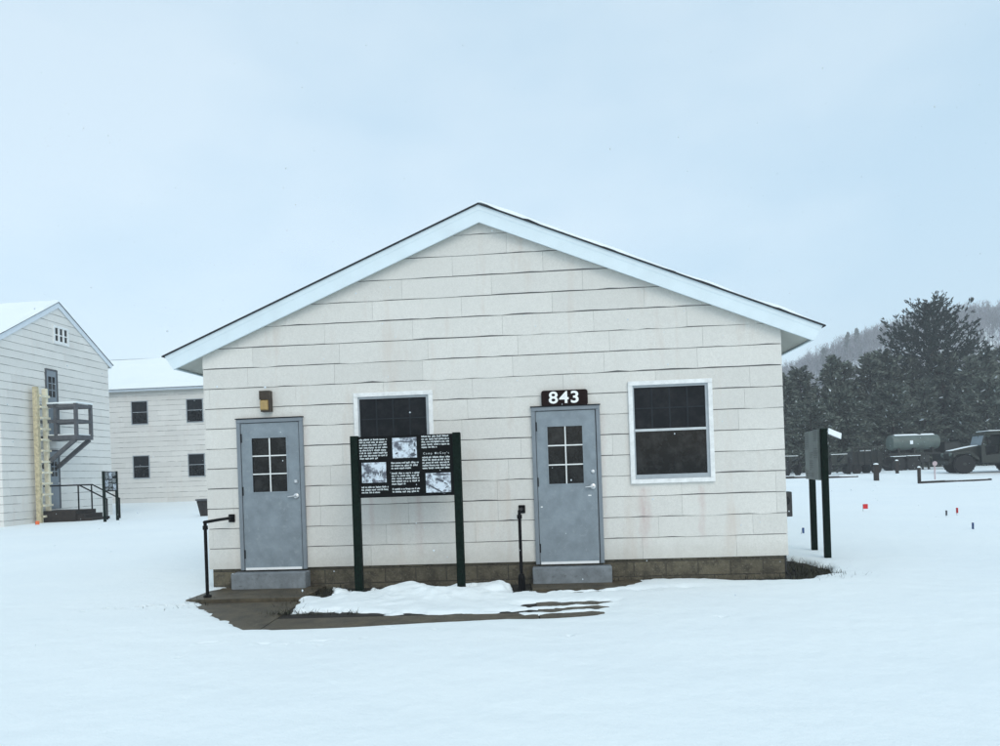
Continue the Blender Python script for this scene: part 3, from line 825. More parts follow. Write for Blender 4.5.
# entrance steps with pipe rails
sx0, sy0 = W(gx0+.03, gy0)
st = thing('entrance_steps', 'dark brown landing and steps at the lower door of the gabled barracks', 'steps', (sx0, sy0, 0), YAW+R(90))
MB().box(1.75, 3.02, -1.52, 0, -.1, .56).build('landing', M['dark_step'], st)
for k, z in ((0, .40), (1, .25), (2, .12)):
    MB().box(1.80, 2.98, -1.521-.30*(k+1), -1.521-.30*k, -.1, z).build('step', M['dark_step'], st)
for x in (2.05, 2.88):
    h = MB(); h.tube([(x, -.05, 1.52), (x, -1.5, 1.52), (x, -2.62, .93)], .028, 8); h.build('handrail', M['black'], st)
    MB().tube([(x, -1.46, .56), (x, -1.46, 1.52)], .028, 8).build('rail_post', M['black'], st)
    MB().tube([(x, -2.6, 0), (x, -2.6, .94)], .028, 8).build('rail_post', M['black'], st)

# back barracks wing
rx = -5.0
wx, wy = W(rx, 32.28)
bw = thing('long_barracks', 'long two-storey barracks with a snowy roof, half hidden behind the hut', 'barracks', (wx, wy, 0), YAW+R(90))
BWD, BLEN = 9.0, 26.0
BZA, BSL, BSA = 9.46, .50, 4.5
bz = lambda s: BZA-.2+.05-BSL*abs(s-BSA)
b = MB(); b.prism([(0, -.3), (BWD, -.3), (BWD, bz(BWD)), (BSA, bz(BSA)), (0, bz(0))], 0, BLEN); ww = b.build('wall', M['backing'], bw)
sd = MB(); FIX = []
for ya in (13.90, 10.55):
    FIX += [(ya, ya+1.03, 4.93, 6.32), (ya, ya+1.03, 1.76, 3.12)]
siding(sd, 0, BLEN, .0, bz(0)+.02, .30, 1.22, [], [shr(q) for q in FIX], lambda s, z, d: (-d, s, z), rng, wave=.008, gap=.013, vj=.0008, d0=.022)
siding(sd, 0, BWD, .0, 9.3, .30, 1.22, [(-BSL, 1, BZA-.16-BSL*BSA), (BSL, 1, BZA-.16+BSL*BSA)], [], lambda s, z, d: (s, -d, z), rng, wave=.008, gap=.022, d0=.022)
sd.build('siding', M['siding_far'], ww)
gable_roof(bw, BSA, BZA, BSL, -.45, BWD+.45, -.2, BLEN+.2, .18, (M['fascia_far'], M['soffit'], M['shingle'], M['snow']), snow_t=.12)
def turn(mb):                                  # a window drawn on y = 0 turned onto the wall x = 0
    mb.v = [(v[1], v[0], v[2]) for v in mb.v]; mb.f = [f[::-1] for f in mb.f]; return mb
for q in FIX:
    sash_window(bw, *q, .05, grid=False, fm=M['sash'], fw=.05, simple=True, to=turn)

# tapered dark tub by the hut corner, far back
tx, ty = -11.62, 29.4
tb = thing('planter_tub', 'dark tapered wooden tub in the snow just left of the hut', 'planter', (tx+.02, ty, gz(tx, ty)-.03), YAW); tb.scale = (.8, .8, .92)
t = MB()
for (x0, x1) in ((-.30, -.02), (.0, .30)):
    P = [(x0*.55, -.17, 0), (x1*.55, -.17, 0), (x1, -.30, .76), (x0, -.30, .76), (x0*.55, .17, 0), (x1*.55, .17, 0), (x1, .30, .76), (x0, .30, .76)]
    t.add(P, [(0, 1, 2, 3), (5, 4, 7, 6), (4, 0, 3, 7), (1, 5, 6, 2), (0, 4, 5, 1)])
t.build('tub_boards', M['tub'], tb)
MB().box(-.33, .33, -.33, .33, .70, .765).build('rim', M['timber'], tb)
MB().box(-.28, .28, -.28, .28, .60, .72).build('tub_soil', M['soil'], tb)

# ------------------------------------------------------------------ marker flags
def flag(x, y, m, h, label, fw=.13, fh=.12, lean=0):
    r = thing('marker_flag', label, 'marker flag', (x, y, gz(x, y)-.02), 0, 'utility marker flags in the snow')
    MB().tube([(0, 0, 0), (lean*h, 0, h)], .004, 6).build('wire_stem', M['wire'], r)
    k = MB(); n = 5
    V = []
    for i in range(n+1):
        t_ = i/n; yy = .02*math.sin(t_*4)
        V += [(lean*h+t_*fw, yy, h), (lean*h+t_*fw, yy+.003, h-fh)]
    k.add(V, [(2*i, 2*i+1, 2*i+3, 2*i+2) for i in range(n)]); k.build('flag', m, r)
    return r
flag(9.88, 20.5, M['red'], .22, 'red marker flag, square and brightest, alone on the open snow', .13, .13)
flag(10.55, 17.8, M['wire'], .17, 'dark grey marker flag beside a red one on the right-hand snow', .035, .12, -.1)
flag(11.05, 18.2, M['red'], .20, 'narrow red marker flag leaning beside a dark one', .045, .13, -.12)
flag(9.40, 14.95, M['blue'], .15, 'blue marker flag leaning in the snow at the far right', .035, .13, -.25)
flag(5.98, 15.0, M['blue'], .14, 'blue marker flag near the post foot of the edge-on sign', .035, .11, .15)
ox, oy = W(gx0+.9, 16.0)
flag(ox, oy, M['orange'], .16, 'orange marker at the foot of the yellow ladder', .16, .13)

# ------------------------------------------------------------------ vehicles and guns on the right
def wheel(parent, x, y, z, r, wd, rim=.55, m=None, spokes=0):
    t = MB(); b = wd/2
    t.lathe([(r*rim, -b), (r*.9, -b), (r, -b*.6), (r, b*.6), (r*.9, b), (r*rim, b)], (0, 0, 0), 'y', 22)
    for k in range(22):                        # tread lugs
        a = 2*math.pi*k/22; ca, sa_ = math.cos(a), math.sin(a)
        t.bar((ca*r*1.005, -b*.7, sa_*r*1.005), (ca*r*1.005, b*.7, sa_*r*1.005), r*.1, r*.05, up=(ca, 0, sa_))
    w = t.build('wheel', M['rubber'], parent); w.location = (x, y, z)
    k = MB(); k.lathe([(r*rim*.98, -b*.8), (r*rim*.8, -b*.4), (r*.25, -b*.5), (r*.16, -b*1.05), (r*.1, -b*1.1)], (0, 0, 0), 'y', 16)
    k.build('rim', m or M['olive'], w)
    return w

def truck(x, y, rz):
    r = thing('army_truck', 'olive army truck with a canvas top and snow on its bonnet, facing left', 'truck', (x, y, gz(x+2, y)-.05), rz)
    wr = .58
    for px in (.85, 3.75):
        for py in (-.80, .80): wheel(r, px, py, wr, wr, .28)
    MB().box(.1, 5.2, -.45, .45, .55, .78).build('chassis', M['dark_olive'], r)
    MB().bar((.05, -.95, .72), (.05, .95, .72), .12, .22).build('bumper', M['dark_olive'], r)
    # bonnet and grille, sloping up to the windscreen
    h = MB(); h.prism([(.18, .80), (1.75, .80), (1.75, 1.66), (1.3, 1.60), (.30, 1.40), (.18, 1.25)], -.50, .50); h.build('bonnet', M['olive'], r)
    g = MB()
    for k in range(7): g.box(.150, .178, -.40+.12*k, -.34+.12*k, .85, 1.22)
    g.build('grille', M['dark_olive'], r)
    s_ = MB(); s_.add([(.34, -.49, 1.425), (.34, .49, 1.425), (1.3, .49, 1.63), (1.3, -.49, 1.63), (1.74, .49, 1.70), (1.74, -.49, 1.70), (.3, -.5, 1.40), (.3, .5, 1.40), (1.3, -.5, 1.602), (1.74, -.5, 1.665)],
                      [(0, 1, 2, 3), (3, 2, 4, 5), (6, 7, 1, 0), (6, 0, 3, 8), (8, 3, 5, 9)]); s_.build('bonnet_snow', M['snow'], r)
    for sg in (-1, 1):
        f = MB(); y0, y1 = (-1.0, -.51) if sg < 0 else (.51, 1.0)
        f.prism([(.22, 1.05), (.35, 1.28), (1.15, 1.32), (1.62, .95), (1.62, .80), (1.55, .80), (1.08, 1.22), (.42, 1.18), (.28, 1.0)], y0, y1); f.build('fender', M['olive'], r)
        MB().lathe([(.10, -.02), (.11, .10)], (.13, sg*.66, 1.18), 'x', 14).build('headlight', M['olive_light'], r)
    c = MB(); c.prism([(1.76, .62), (2.95, .62), (2.95, 1.70), (2.78, 1.70), (2.70, 1.15), (2.0, 1.05), (1.9, 1.66), (1.76, 1.66)], -.98, -.93)
    c.prism([(1.76, .62), (2.95, .62), (2.95, 1.70), (2.78, 1.70), (2.70, 1.15), (2.0, 1.05), (1.9, 1.66), (1.76, 1.66)], .93, .98)
    c.box(1.76, 2.95, -.93, .93, .62, .70); c.box(2.90, 2.95, -.93, .93, .70, 2.2); c.box(1.761, 1.80, -.93, .93, .70, 1.66); c.build('cab', M['olive'], r)
    q = MB(); q.box(2.25, 2.75, -.75, .75, .72, 1.15, bev=.04); q.box(2.62, 2.80, -.75, .75, 1.16, 1.65, bev=.04); q.build('seat', M['dark_olive'], r)
    w = MB()
    w.bar((1.80, -.92, 1.66), (1.98, -.92, 2.30), .07); w.bar((1.80, .92, 1.66), (1.98, .92, 2.30), .07); w.bar((1.98, -.92, 2.30), (1.98, .92, 2.30), .07); w.bar((1.89, 0, 1.67), (1.98, 0, 2.30), .05)
    ws = w.build('windscreen_frame', M['olive'], r)
    g = MB(); g.add([(1.81, -.88, 1.68), (1.81, .88, 1.68), (1.97, .88, 2.27), (1.97, -.88, 2.27)], [(0, 1, 2, 3)]); g.build('pane', M['wind_glass'], ws)
    t = MB(); t.prism([(1.98, 2.30), (2.1, 2.43), (2.95, 2.50), (5.3, 2.50), (5.4, 2.40), (5.4, 1.35), (3.0, 1.35), (3.0, 2.28), (2.0, 2.27)], -.96, .96); t.build('canvas_top', M['canvas'], r)
    n = MB(); n.box(2.2, 5.3, -.93, .93, 2.505, 2.55); n.build('roof_snow', M['snow'], r)
    b_ = MB(); b_.prism([(3.0, .80), (3.12, .80), (3.12, 1.05), (4.40, 1.05), (4.45, .80), (5.4, .80), (5.4, 1.345), (3.0, 1.345)], -1.0, 1.0); b_.build('cargo_bed', M['olive'], r)
    MB().box(2.05, 2.15, -1.22, -1.20, 1.75, 2.0).build('side_mirror', M['dark_olive'], r)
    return r
truck(27.2, 46.0, R(-12))

def tank_trailer(x, y):
    z = gz(x+2, y)
    r = thing('tank_trailer', 'olive tank trailer with a long round tank, parked before the pines', 'trailer', (x, y, z-.05), R(3))
    L_, rad, zc = 3.75, .57, 2.12
    MB().lathe([(.05, 0), (.38, .02), (.55, .09), (rad, .22), (rad, L_-.22), (.55, L_-.09), (.38, L_-.02), (.05, L_)], (0, 0, zc), 'x', 28).build('tank', M['olive_light'], r, True)
    s_ = MB(); V = []
    for i in range(2):
        for k in range(9): a = R(62+7*k); V.append((.35+i*(L_-.7), (rad+.004+.045*math.sin(math.pi*k/8))*math.cos(a), zc+(rad+.004+.045*math.sin(math.pi*k/8))*math.sin(a)))
    s_.add(V, [(k, k+1, 10+k, 9+k) for k in range(8)]); s_.build('tank_snow', M['snow'], r)
    MB().lathe([(.2, rad-.05), (.2, rad+.12), (.15, rad+.15)], (2.3, 0, zc), 'z', 16).build('hatch', M['dark_olive'], r)
    MB().box(1.32, 1.56, -rad-.016, -rad+.1, zc-.15, zc+.12, bev=.02).build('marking_plate', M['plastic_white'], r)
    f = MB(); f.box(-.3, L_+1.2, -.45, -.33, 1.18, 1.34); f.box(-.3, L_+1.2, .33, .45, 1.18, 1.34)
    for k in range(5): f.box(.2+k*.85, .3+k*.85, -.329, .329, 1.2, 1.32)
    f.build('frame', M['dark_olive'], r)
    for xx in (.5, 1.7, 3.1): MB().prism([(xx-.07, 1.345), (xx+.07, 1.345), (xx+.07, 1.68), (xx-.07, 1.68)], -.5, .5).build('saddle', M['dark_olive'], r)
    for py in (-.62, .62):
        for px in (.35, 1.45): wheel(r, px, py, .52, .52, .26)
        MB().box(2.75, 2.87, py*.6-.06, py*.6+.06, .05, 1.18).build('landing_leg', M['olive'], r)
    for k in range(2): MB().box(-.15+k*1.1, .85+k*1.1, -.80, -.44, 1.08+.02*k, 1.13+.02*k).build('mudguard_snow', M['snow'], r)
    MB().box(1.95, 2.6, -.75, -.46, .62, 1.15).build('tool_box', M['dark_olive'], r)
    c = MB(); c.prism([(L_+.1, .5), (L_+1.5, .5), (L_+1.5, 1.3), (L_+1.2, 2.0), (L_+.1, 2.05)], -.75, .75); c.build('engine_cover', M['dark_olive'], r)
    MB().bar((L_+1.5, 0, .7), (L_+2.4, 0, .6), .12).build('tow_bar', M['dark_olive'], r)
    return r
tank_trailer(29.05, 56)

def field_gun(x, y, rz, tr, label, wr=.52, snowy=True):
    r = thing('field_gun', label, 'field gun', (x, y, gz(x, y)-.03), rz, 'old field guns on the snow')
    for py in (-tr/2, tr/2): wheel(r, 0, py, wr, wr, .17, .7)
    MB().tube([(0, -tr/2, wr), (0, tr/2, wr)], .06, 8).build('axle', M['dark_olive'], r)
    MB().tube([(-1.35, 0, 1.28), (-.2, 0, 1.0), (.35, 0, .92)], [.06, .085, .12], 12).build('barrel', M['dark_olive'], r)
    MB().box(-.35, .55, -.10, .10, .76, .88).build('cradle', M['olive'], r)
    s_ = MB(); s_.bar((-.25, -tr*.40, 1.05), (-.25, -.14, 1.05), .03, .62); s_.bar((-.25, .14, 1.05), (-.25, tr*.40, 1.05), .03, .62); s_.build('gun_shield', M['olive'], r)
    for sg in (-1, 1): MB().bar((.1, sg*.15, .55), (2.0, sg*.48, .16), .11, .13).build('trail_leg', M['dark_olive'], r)
    if snowy: MB().box(-.30, -.20, -tr*.40, tr*.40, 1.365, 1.40).build('shield_snow', M['snow'], r)
    return r
field_gun(20.25, 52, R(95), .78, 'two-wheeled field gun nearest the hut, before the dark pines')
field_gun(21.3, 55.5, R(70), 1.3, 'two-wheeled field gun farthest back, behind the edge-on sign and other guns', .6)
field_gun(22.55, 50, R(82), 1.25, 'two-wheeled field gun just right of the edge-on sign', .58)

def stake_trailer(x, y):
    r = thing('cargo_trailer', 'low dark cargo trailer with upright stakes, between gun and tank trailer', 'trailer', (x, y, gz(x+1, y)-.04), R(2))
    MB().box(0, 2.3, -.8, .8, .62, .78).build('deck', M['dark_olive'], r)
    MB().box(.15, 2.2, -.7, .7, .785, 1.55).build('crate_load', M['dark_olive'], r)
    for k in range(6): MB().box(.02+k*.44, .08+k*.44, -.86, -.805, .62, 1.95).build('stake', M['dark_olive'], r)
    MB().box(0, 2.3, -.90, -.865, 1.78, 1.88).build('top_board', M['olive'], r)
    MB().box(.9, 1.5, -.6, -.2, 1.555, 1.62).build('load_snow', M['snow'], r)
    for px in (.4, 1.75):
        for py in (-.65, .65): wheel(r, px, py, .34, .34, .2)
    MB().bar((2.3, 0, .65), (3.1, 0, .45), .1).build('tow_bar', M['dark_olive'], r)
    return r
stake_trailer(23.75, 51.5)

def bollard(x, y, h, w, label):
    r = thing('bollard_post', label, 'post', (x, y, gz(x, y)-.05), 0)
    MB().box(-w/2, w/2, -w/2, w/2, 0, h, bev=.01).build('shaft', M['dark_step'], r)
    MB().lathe([(w*.6, h), (w*.55, h+.05), (w*.2, h+.08)], (0, 0, 0), 'z', 12).build('snow_cap', M['snow'], r)
    return r
bollard(21.05, 42, .95, .22, 'dark square post in the snow, standing by the cargo trailer')
bollard(21.55, 38.6, .85, .13, 'thin dark post standing on the long log at the right')
bollard(25.4, 48, .85, .16, 'dark post standing before the tank trailer')
def log(xa, ya, xb, yb, rad, label):
    za, zb = gz(xa, ya), gz(xb, yb); L_ = math.hypot(xb-xa, yb-ya)
    r = thing('kerb_log', label, 'log', (xa, ya, za+.02), math.atan2(yb-ya, xb-xa), 'dark logs edging the vehicle park')
    MB().tube([(0, 0, rad*.3), (L_*.5, .02, rad*.5+(zb-za)*.5), (L_, 0, rad*.3+(zb-za))], [rad*1.25, rad, rad*.8], 10).build('timber', M['dark_step'], r, True)
    k = MB(); k.bar((L_*.35, 0, rad*1.25), (L_*.95, 0, rad*1.15+(zb-za)*.9), rad*1.1, .03); k.build('log_snow', M['snow'], r)
    return r
log(21.3, 38.2, 25.7, 39.3, .065, 'longest dark log, under the thin post near the army truck')
log(17.5, 46, 18.95, 46, .07, 'short dark log in the snow next to the hut corner')
log(19.7, 45, 21.5, 45.1, .06, 'dark log in the snow just right of the edge-on sign')
ms = thing('marker_stake', 'slim pale stake with a round pinkish disc near the truck front wheel', 'marker post', (23.75, 41, gz(23.75, 41)-.05))
MB().bar((0, 0, 0), (0, 0, .95), .06, .04).build('stake', M['pinkish'], ms)
MB().lathe([(.13, -.012), (.13, .012)], (0, -.035, .92), 'y', 18).build('disc', M['pinkish'], ms)

# ------------------------------------------------------------------ trees
def conifer_data(H, rad, seed, low=.03, taper=.85, dens=1.0, big=False, snowp=.009):
    rng = np.random.default_rng(seed)
    V = []; F = []; Mi = []
    def quad(p, d, ln, wd, mi):
        d = d/np.linalg.norm(d); a = rng.normal(size=3); a -= d*(a@d); a /= np.linalg.norm(a)
        i = len(V)
        V.extend([p-d*ln*.2, p+d*ln*.35+a*wd, p+d*ln*.8, p+d*ln*.35-a*wd]); F.append((i, i+1, i+2, i+3)); Mi.append(mi)
    z = H*low
    nw = int((28 if not big else 30)*dens)
    for k in range(nw):
        t = (k+rng.uniform(-.3, .3))/nw; t = min(max(t, 0), 1); zh = H*(low+(1-low)*t)
        if big: env = rad*(.75+.45*math.sin(min(1, t*1.25)*math.pi*.9))*(1-t**5)*(1.0 if t < .72 else 1.0-.55*(t-.72)/.28)
        else: env = rad*(1-t)**taper*(.75+.25*min(1, t*6))
        nb = rng.integers(6, 9) if not big else rng.integers(5, 8)
        for j in range(nb):
            a = rng.uniform(0, 2*math.pi); L = env*rng.uniform(.6, 1.15)+.15
            up = rng.uniform(-.12, .30) if not big else rng.uniform(.05, .5)+.5*max(0, t-.6)
            curve = rng.uniform(.05, .3) if not big else rng.uniform(.2, .55)
            n = max(3, int(L/(.16 if not big else .17)*dens))
            for q in range(n):
                u = (q+rng.uniform(0, 1))/n
                if u < .15: continue
                r_ = L*u; zz = zh+L*(up*u-.35*(1-t)*u*(not big)+curve*u*u*.8)
                jx = .10*L*u
                p = np.array([math.cos(a)*r_, math.sin(a)*r_, zz])+rng.normal(size=3)*jx*np.array([.6, .6, .45])
                d = np.array([math.cos(a), math.sin(a), up+curve*u*1.6+rng.uniform(-.2, .3)])+rng.normal(size=3)*.45
                sz = rng.uniform(.8, 1.25)
                for _ in range(3 if not big else 5):
                    mi = 1 if (rng.random() < snowp and u > .4) else 0
                    if big: quad(p+rng.normal(size=3)*.06, d+rng.normal(size=3)*.5, .46*sz, .055*sz, mi)
                    else: quad(p+rng.normal(size=3)*.06, d+rng.normal(size=3)*.4, .50*sz, .085*sz, mi)
    if big:
        # brush-like plumes sticking out of the crown
        for k in range(110):
            t = rng.uniform(.42, 1.0); a = rng.uniform(0, 2*math.pi)
            env = rad*(.75+.45*math.sin(min(1, t*1.25)*math.pi*.9))*(1-t**5)*(1.0 if t < .72 else 1.0-.55*(t-.72)/.28)*rng.uniform(.65, 1.05)
            st_ = np.array([math.cos(a)*env, math.sin(a)*env, H*(low+(1-low)*t)*.97])
            d = np.array([math.cos(a)*rng.uniform(.3, 1), math.sin(a)*rng.uniform(.3, 1), rng.uniform(.45, 1.1)]); d /= np.linalg.norm(d)
            ln = rng.uniform(1.0, 2.5)
            for q in range(46):
                u = rng.random()
                quad(st_+d*ln*u+rng.normal(size=3)*.10, d+rng.normal(size=3)*.45, .40, .065, 1 if rng.random() < .03 else 0)
    else:
        for q in range(int(16)):
            quad(np.array([0, 0, H*rng.uniform(.9, 1.0)]), np.array([rng.normal()*.5, rng.normal()*.5, 1.]), .5, .06, 0)
    return V, F, Mi

def make_tree(name, H, rad, seed, label, cat='pine tree', big=False, **k):
    r = thing(name, label, cat)
    V, F, Mi = conifer_data(H, rad, seed, big=big, **k)
    me = bpy.data.meshes.new('crown'); me.from_pydata([tuple(v) for v in V], [], F)
    me.materials.append(M['needles_dark'] if big else M['needles']); me.materials.append(M['clump_snow'])
    me.polygons.foreach_set('material_index', Mi)
    o = bpy.data.objects.new('crown', me); COL.objects.link(o); o.parent = r
    t = MB(); n = 8
    t.tube([(math.sin(i*1.3)*.05, math.cos(i*1.7)*.05, H*.97*i/n-.2*(i == 0)) for i in range(n+1)], [H*.02*(1-i/n)+.02 for i in range(n+1)], 9)
    rg = random.Random(seed)
    for k_ in range(26 if big else 16):
        z = H*rg.uniform(.12, .9); a = rg.uniform(0, 6.28); L_ = rad*(.55 if not big else .7)*(1-z/H*.6)
        t.tube([(0, 0, z), (math.cos(a)*L_*.5, math.sin(a)*L_*.5, z+L_*.12), (math.cos(a)*L_, math.sin(a)*L_, z+L_*.38)], [.05, .035, .012], 5)
    t.build('trunk', M['bark'], r, True)
    return r

specs = [  # x, y, height, label
 (25.2, 66, 8.6, 'dark evergreen whose crown shows right beside the hut wall'),
 (28.3, 70, 9.5, 'dark evergreen behind the edge-on sign, second from the hut wall'),
 (30.9, 69, 10.4, 'pointed evergreen rising right of the edge-on sign, left of a twin tip'),
 (32.8, 71, 10.1, 'evergreen right of the pointed one above the edge-on sign, before a dip'),
 (35.3, 71, 10.7, 'full evergreen above the cargo trailer, its tip against the hill'),
 (37.3, 72, 11.0, 'evergreen whose tip meets the left skirts of the big pine'),
 (39.8, 72, 10.4, 'evergreen above the right end of the tank trailer'),
 (42.2, 71, 10.6, 'evergreen standing under the middle of the big pine crown'),
 (41.7, 66, 9.6, 'broad evergreen before the right half of the big pine'),
 (45.3, 76, 10.8, 'evergreen behind the right flank of the big pine'),
 (46.3, 71, 10.6, 'evergreen at the right edge above the army truck'),
 (49.0, 73, 11.2, 'evergreen cut off by the right edge of the photo'),
 (33.6, 64, 7.2, 'low bushy evergreen in front of the row, above the gun and trailer'),
 (28.2, 62, 6.8, 'low bushy evergreen in front of the row, behind the edge-on sign'),
 (36.4, 64, 7.6, 'low bushy evergreen just above the tank trailer'),
 (40.4, 62, 7.4, 'low bushy evergreen just above the truck canopy'),
 (25.0, 60, 5.8, 'low bushy evergreen behind the field gun nearest the hut'),
]
made = {}
for i, (x, y, h, lab) in enumerate(specs):
    pk = i % 4 if h > 7.5 else 4+i % 2
    if pk not in made:
        made[pk] = make_tree('evergreen_tree', 9.0, (2.5, 2.9, 2.3, 3.1, 3.7, 3.5)[pk], 21+pk, lab, 'evergreen', taper=(.68, .58, .72, .55, .42, .46)[pk], dens=1.15); t = made[pk]
    else: t = copy_tree(made[pk])
    t['label'] = lab; t['group'] = 'row of dark evergreens before the hill'
    s = h/9.0; wsc = max(s, .85)
    t.location = (x, y, gz(x, y)-.1); t.scale = (wsc, wsc, s); t.rotation_euler = (0, 0, i*1.37)
bp = make_tree('pine_tree', 15.8, 3.95, 77, 'biggest pine, rising with a ragged dark crown above the row at the right', 'pine tree', big=True, low=.2, dens=1.05, snowp=.022)
bp.location = (42.9, 74, gz(42.9, 74)-.1)

# far wooded hill: bare trees past counting, one mass
def bare_woods():
    rng = np.random.default_rng(9)
    n = 3600
    X = rng.uniform(60, 300, n*2); Y = rng.uniform(190, 345, n*2)
    keep = (X/Y > .30) & (X/Y < .80) & (rng.random(n*2) < np.clip((Y-150)/140, .3, 1)); X = X[keep][:n]; Y = Y[keep][:n]
    Z = hill(X, Y)+ground(X, Y)
    V = []; F = []
    for x, y, z in zip(X, Y, Z):
        if z < 3.0: continue
        H = rng.uniform(5.5, 10.5); R_ = H*rng.uniform(.16, .28)
        def tri(p, q, w):
            i = len(V); d = q-p; s = np.cross(d, rng.normal(size=3)); s = s/np.linalg.norm(s)*w
            V.extend([p-s, p+s, q]); F.append((i, i+1, i+2))
        b = np.array([x, y, z-.3]); tri(b, b+np.array([0, 0, H*.9]), .14)
        for _ in range(24):
            t = rng.uniform(.25, .85); p = b+np.array([0, 0, H*t])
            a = rng.uniform(0, 6.28); e = R_*rng.uniform(.4, 1)*(1.15-t*.6)
            q = p+np.array([math.cos(a)*e, math.sin(a)*e, H*rng.uniform(.10, .26)])
            tri(p, q, .10)
            for _ in range(1):
                m = p+(q-p)*rng.uniform(.4, .8); tri(m, m+np.array([rng.normal()*.6, rng.normal()*.6, rng.uniform(.5, 1.4)]), .07)
    me = bpy.data.meshes.new('bare_woods'); me.from_pydata([tuple(v) for v in V], [], F); me.materials.append(M['twigs'])
    o = bpy.data.objects.new('bare_woods', me); COL.objects.link(o)
    return tag(o, 'grey bare woods covering the snowy hillside', 'woods', kind='stuff')
bare_woods()
# a few conifers standing out on the skyline of the hill
for i, (x, y, h, lab) in enumerate(((127.5, 292, 11.5, 'lone dark fir on the skyline left of the pair'), (139.0, 296, 12.5, 'left fir of the pair on the hill skyline'), (143.5, 298, 12.0, 'right fir of the pair on the hill skyline'))):
    t = copy_tree(made[2]); t.name = 'fir_tree'; t['label'] = lab; t['group'] = 'firs on the hill skyline'; t['category'] = 'fir tree'
    s = h/9.0; t.scale = (s*.75, s*.75, s); t.location = (x, y, float(hill(x, y))+gz(x, y)-.5); t.rotation_euler = (0, 0, i*2.1)

# falling snow
def flakes():
    rng = np.random.default_rng(3); mb = MB()
    for _ in range(4200):
        y = 4+rng.random()**.7*52; x = rng.uniform(-.75, .75)*y; z = rng.uniform(.2, 1.55+.65*y*.9)
        if 9.2 < y < 28 and -5 < x < 5: continue
        r = rng.uniform(.003, .007)*(1+y*.03); s = r*rng.uniform(.8, 1.6)
        mb.add([(x+r, y, z), (x-r, y, z), (x, y+r, z), (x, y-r, z), (x, y, z+s), (x, y, z-s)],
               [(0, 2, 4), (2, 1, 4), (1, 3, 4), (3, 0, 4), (2, 0, 5), (1, 2, 5), (3, 1, 5), (0, 3, 5)])
    return tag(mb.build('falling_snow', M['clump_snow']), 'scattered flakes of falling snow', 'snow', kind='stuff')
flakes()

# ------------------------------------------------------------------ haze
HAZE = .0010
def haze():
    mb = MB().box(-345, 355, -14, 445, -1.6, 92)
    m = bpy.data.materials.new('winter_haze'); m.use_nodes = True; nt = m.node_tree
    for n in list(nt.nodes):
        if n.type == 'BSDF_PRINCIPLED': nt.nodes.remove(n)
    v = nt.nodes.new('ShaderNodeVolumePrincipled'); v.inputs['Color'].default_value = (.93, .96, 1, 1); v.inputs['Density'].default_value = HAZE
    out = [n for n in nt.nodes if n.type == 'OUTPUT_MATERIAL'][0]
    nt.links.new(v.outputs[0], out.inputs['Volume'])
    return tag(mb.build('haze', m), 'thin winter haze', kind='stuff')
haze()

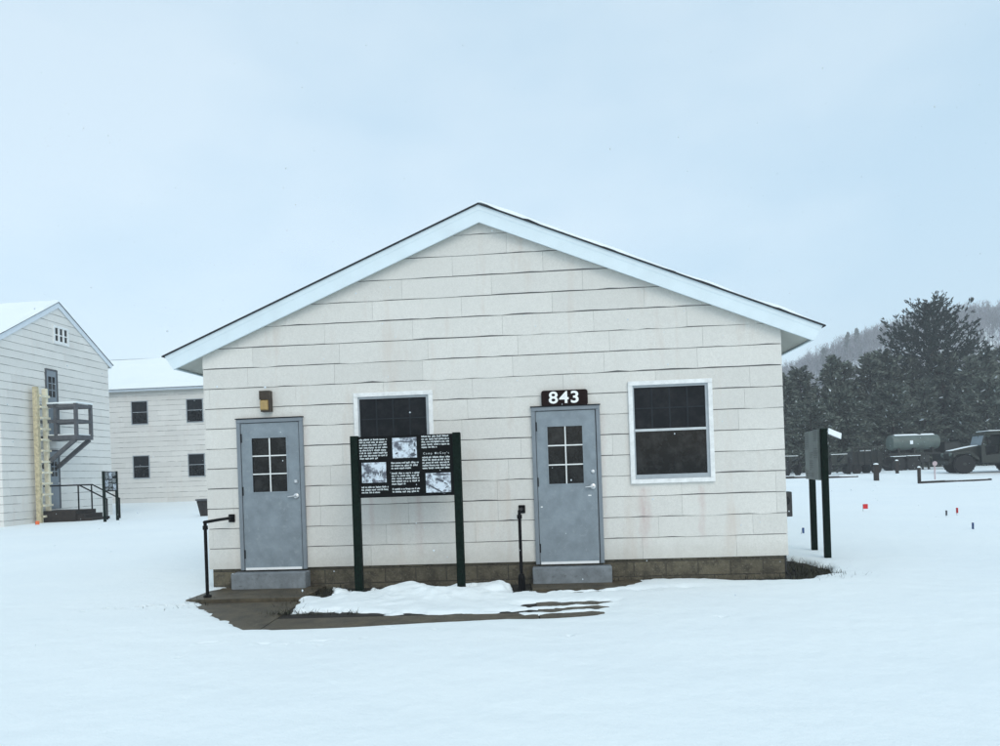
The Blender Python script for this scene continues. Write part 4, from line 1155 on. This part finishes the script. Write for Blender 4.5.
# ------------------------------------------------------------------ light, sky, camera
SUN_EL, SUN_AZ = R(38), R(160)
w = bpy.data.worlds.new('World'); scene.world = w; w.use_nodes = True
nt = w.node_tree; bg = nt.nodes['Background']; out = [n for n in nt.nodes if n.type == 'OUTPUT_WORLD'][0]
sky = nt.nodes.new('ShaderNodeTexSky'); sky.sky_type = 'NISHITA'; sky.sun_disc = False
sky.sun_elevation = SUN_EL; sky.sun_rotation = SUN_AZ; sky.air_density = 1; sky.dust_density = 3
nt.links.new(sky.outputs[0], bg.inputs['Color']); bg.inputs['Strength'].default_value = .05
tc = nt.nodes.new('ShaderNodeTexCoord'); mp = nt.nodes.new('ShaderNodeMapping'); mp.inputs['Scale'].default_value = (1, 1, 2.2)
nt.links.new(tc.outputs['Generated'], mp.inputs[0])
nz = nt.nodes.new('ShaderNodeTexNoise'); nz.inputs['Scale'].default_value = 2.6; nz.inputs['Detail'].default_value = 4; nz.inputs['Roughness'].default_value = .5
nt.links.new(mp.outputs[0], nz.inputs['Vector'])
sx_ = nt.nodes.new('ShaderNodeSeparateXYZ'); nt.links.new(tc.outputs['Generated'], sx_.inputs[0])
ma = nt.nodes.new('ShaderNodeMath'); ma.operation = 'MULTIPLY_ADD'; ma.inputs[1].default_value = -.30
nt.links.new(sx_.outputs['X'], ma.inputs[0]); nt.links.new(nz.outputs['Fac'], ma.inputs[2])
cl = mixc(nt, ramp(nt, ma.outputs[0], .28, .68), (.495, .672, .785), (.665, .795, .865))
bg2 = nt.nodes.new('ShaderNodeBackground'); bg2.inputs['Strength'].default_value = .93; nt.links.new(cl, bg2.inputs['Color'])
ad = nt.nodes.new('ShaderNodeAddShader'); nt.links.new(bg.outputs[0], ad.inputs[0]); nt.links.new(bg2.outputs[0], ad.inputs[1]); nt.links.new(ad.outputs[0], out.inputs['Surface'])

sl = bpy.data.lights.new('sun', 'SUN'); sl.energy = .6; sl.angle = R(35); sl.color = (1, .95, .86)
so = bpy.data.objects.new('sun', sl); COL.objects.link(so)
d = Vector((math.sin(SUN_AZ)*math.cos(SUN_EL), math.cos(SUN_AZ)*math.cos(SUN_EL), math.sin(SUN_EL)))
so.rotation_euler = (-d).to_track_quat('-Z', 'Y').to_euler(); so.location = (0, -10, 30)

cam = bpy.data.cameras.new('camera'); co = bpy.data.objects.new('camera', cam); COL.objects.link(co)
cam.sensor_width = 36; cam.lens = 27; cam.shift_x = 0; cam.shift_y = .097; cam.clip_end = 2000; cam.clip_start = .05
co.matrix_world = Matrix.Translation((0, 0, 1.55)) @ Matrix.Rotation(R(90), 4, 'X') @ Matrix.Rotation(-.034, 4, 'Z')
scene.camera = co
vs = scene.view_settings; vs.view_transform = 'Standard'; vs.look = 'None'; vs.exposure = 0; vs.gamma = 1; vs.use_curve_mapping = False
scene.cycles.max_bounces = 8; scene.cycles.volume_bounces = 1; scene.cycles.use_denoising = True
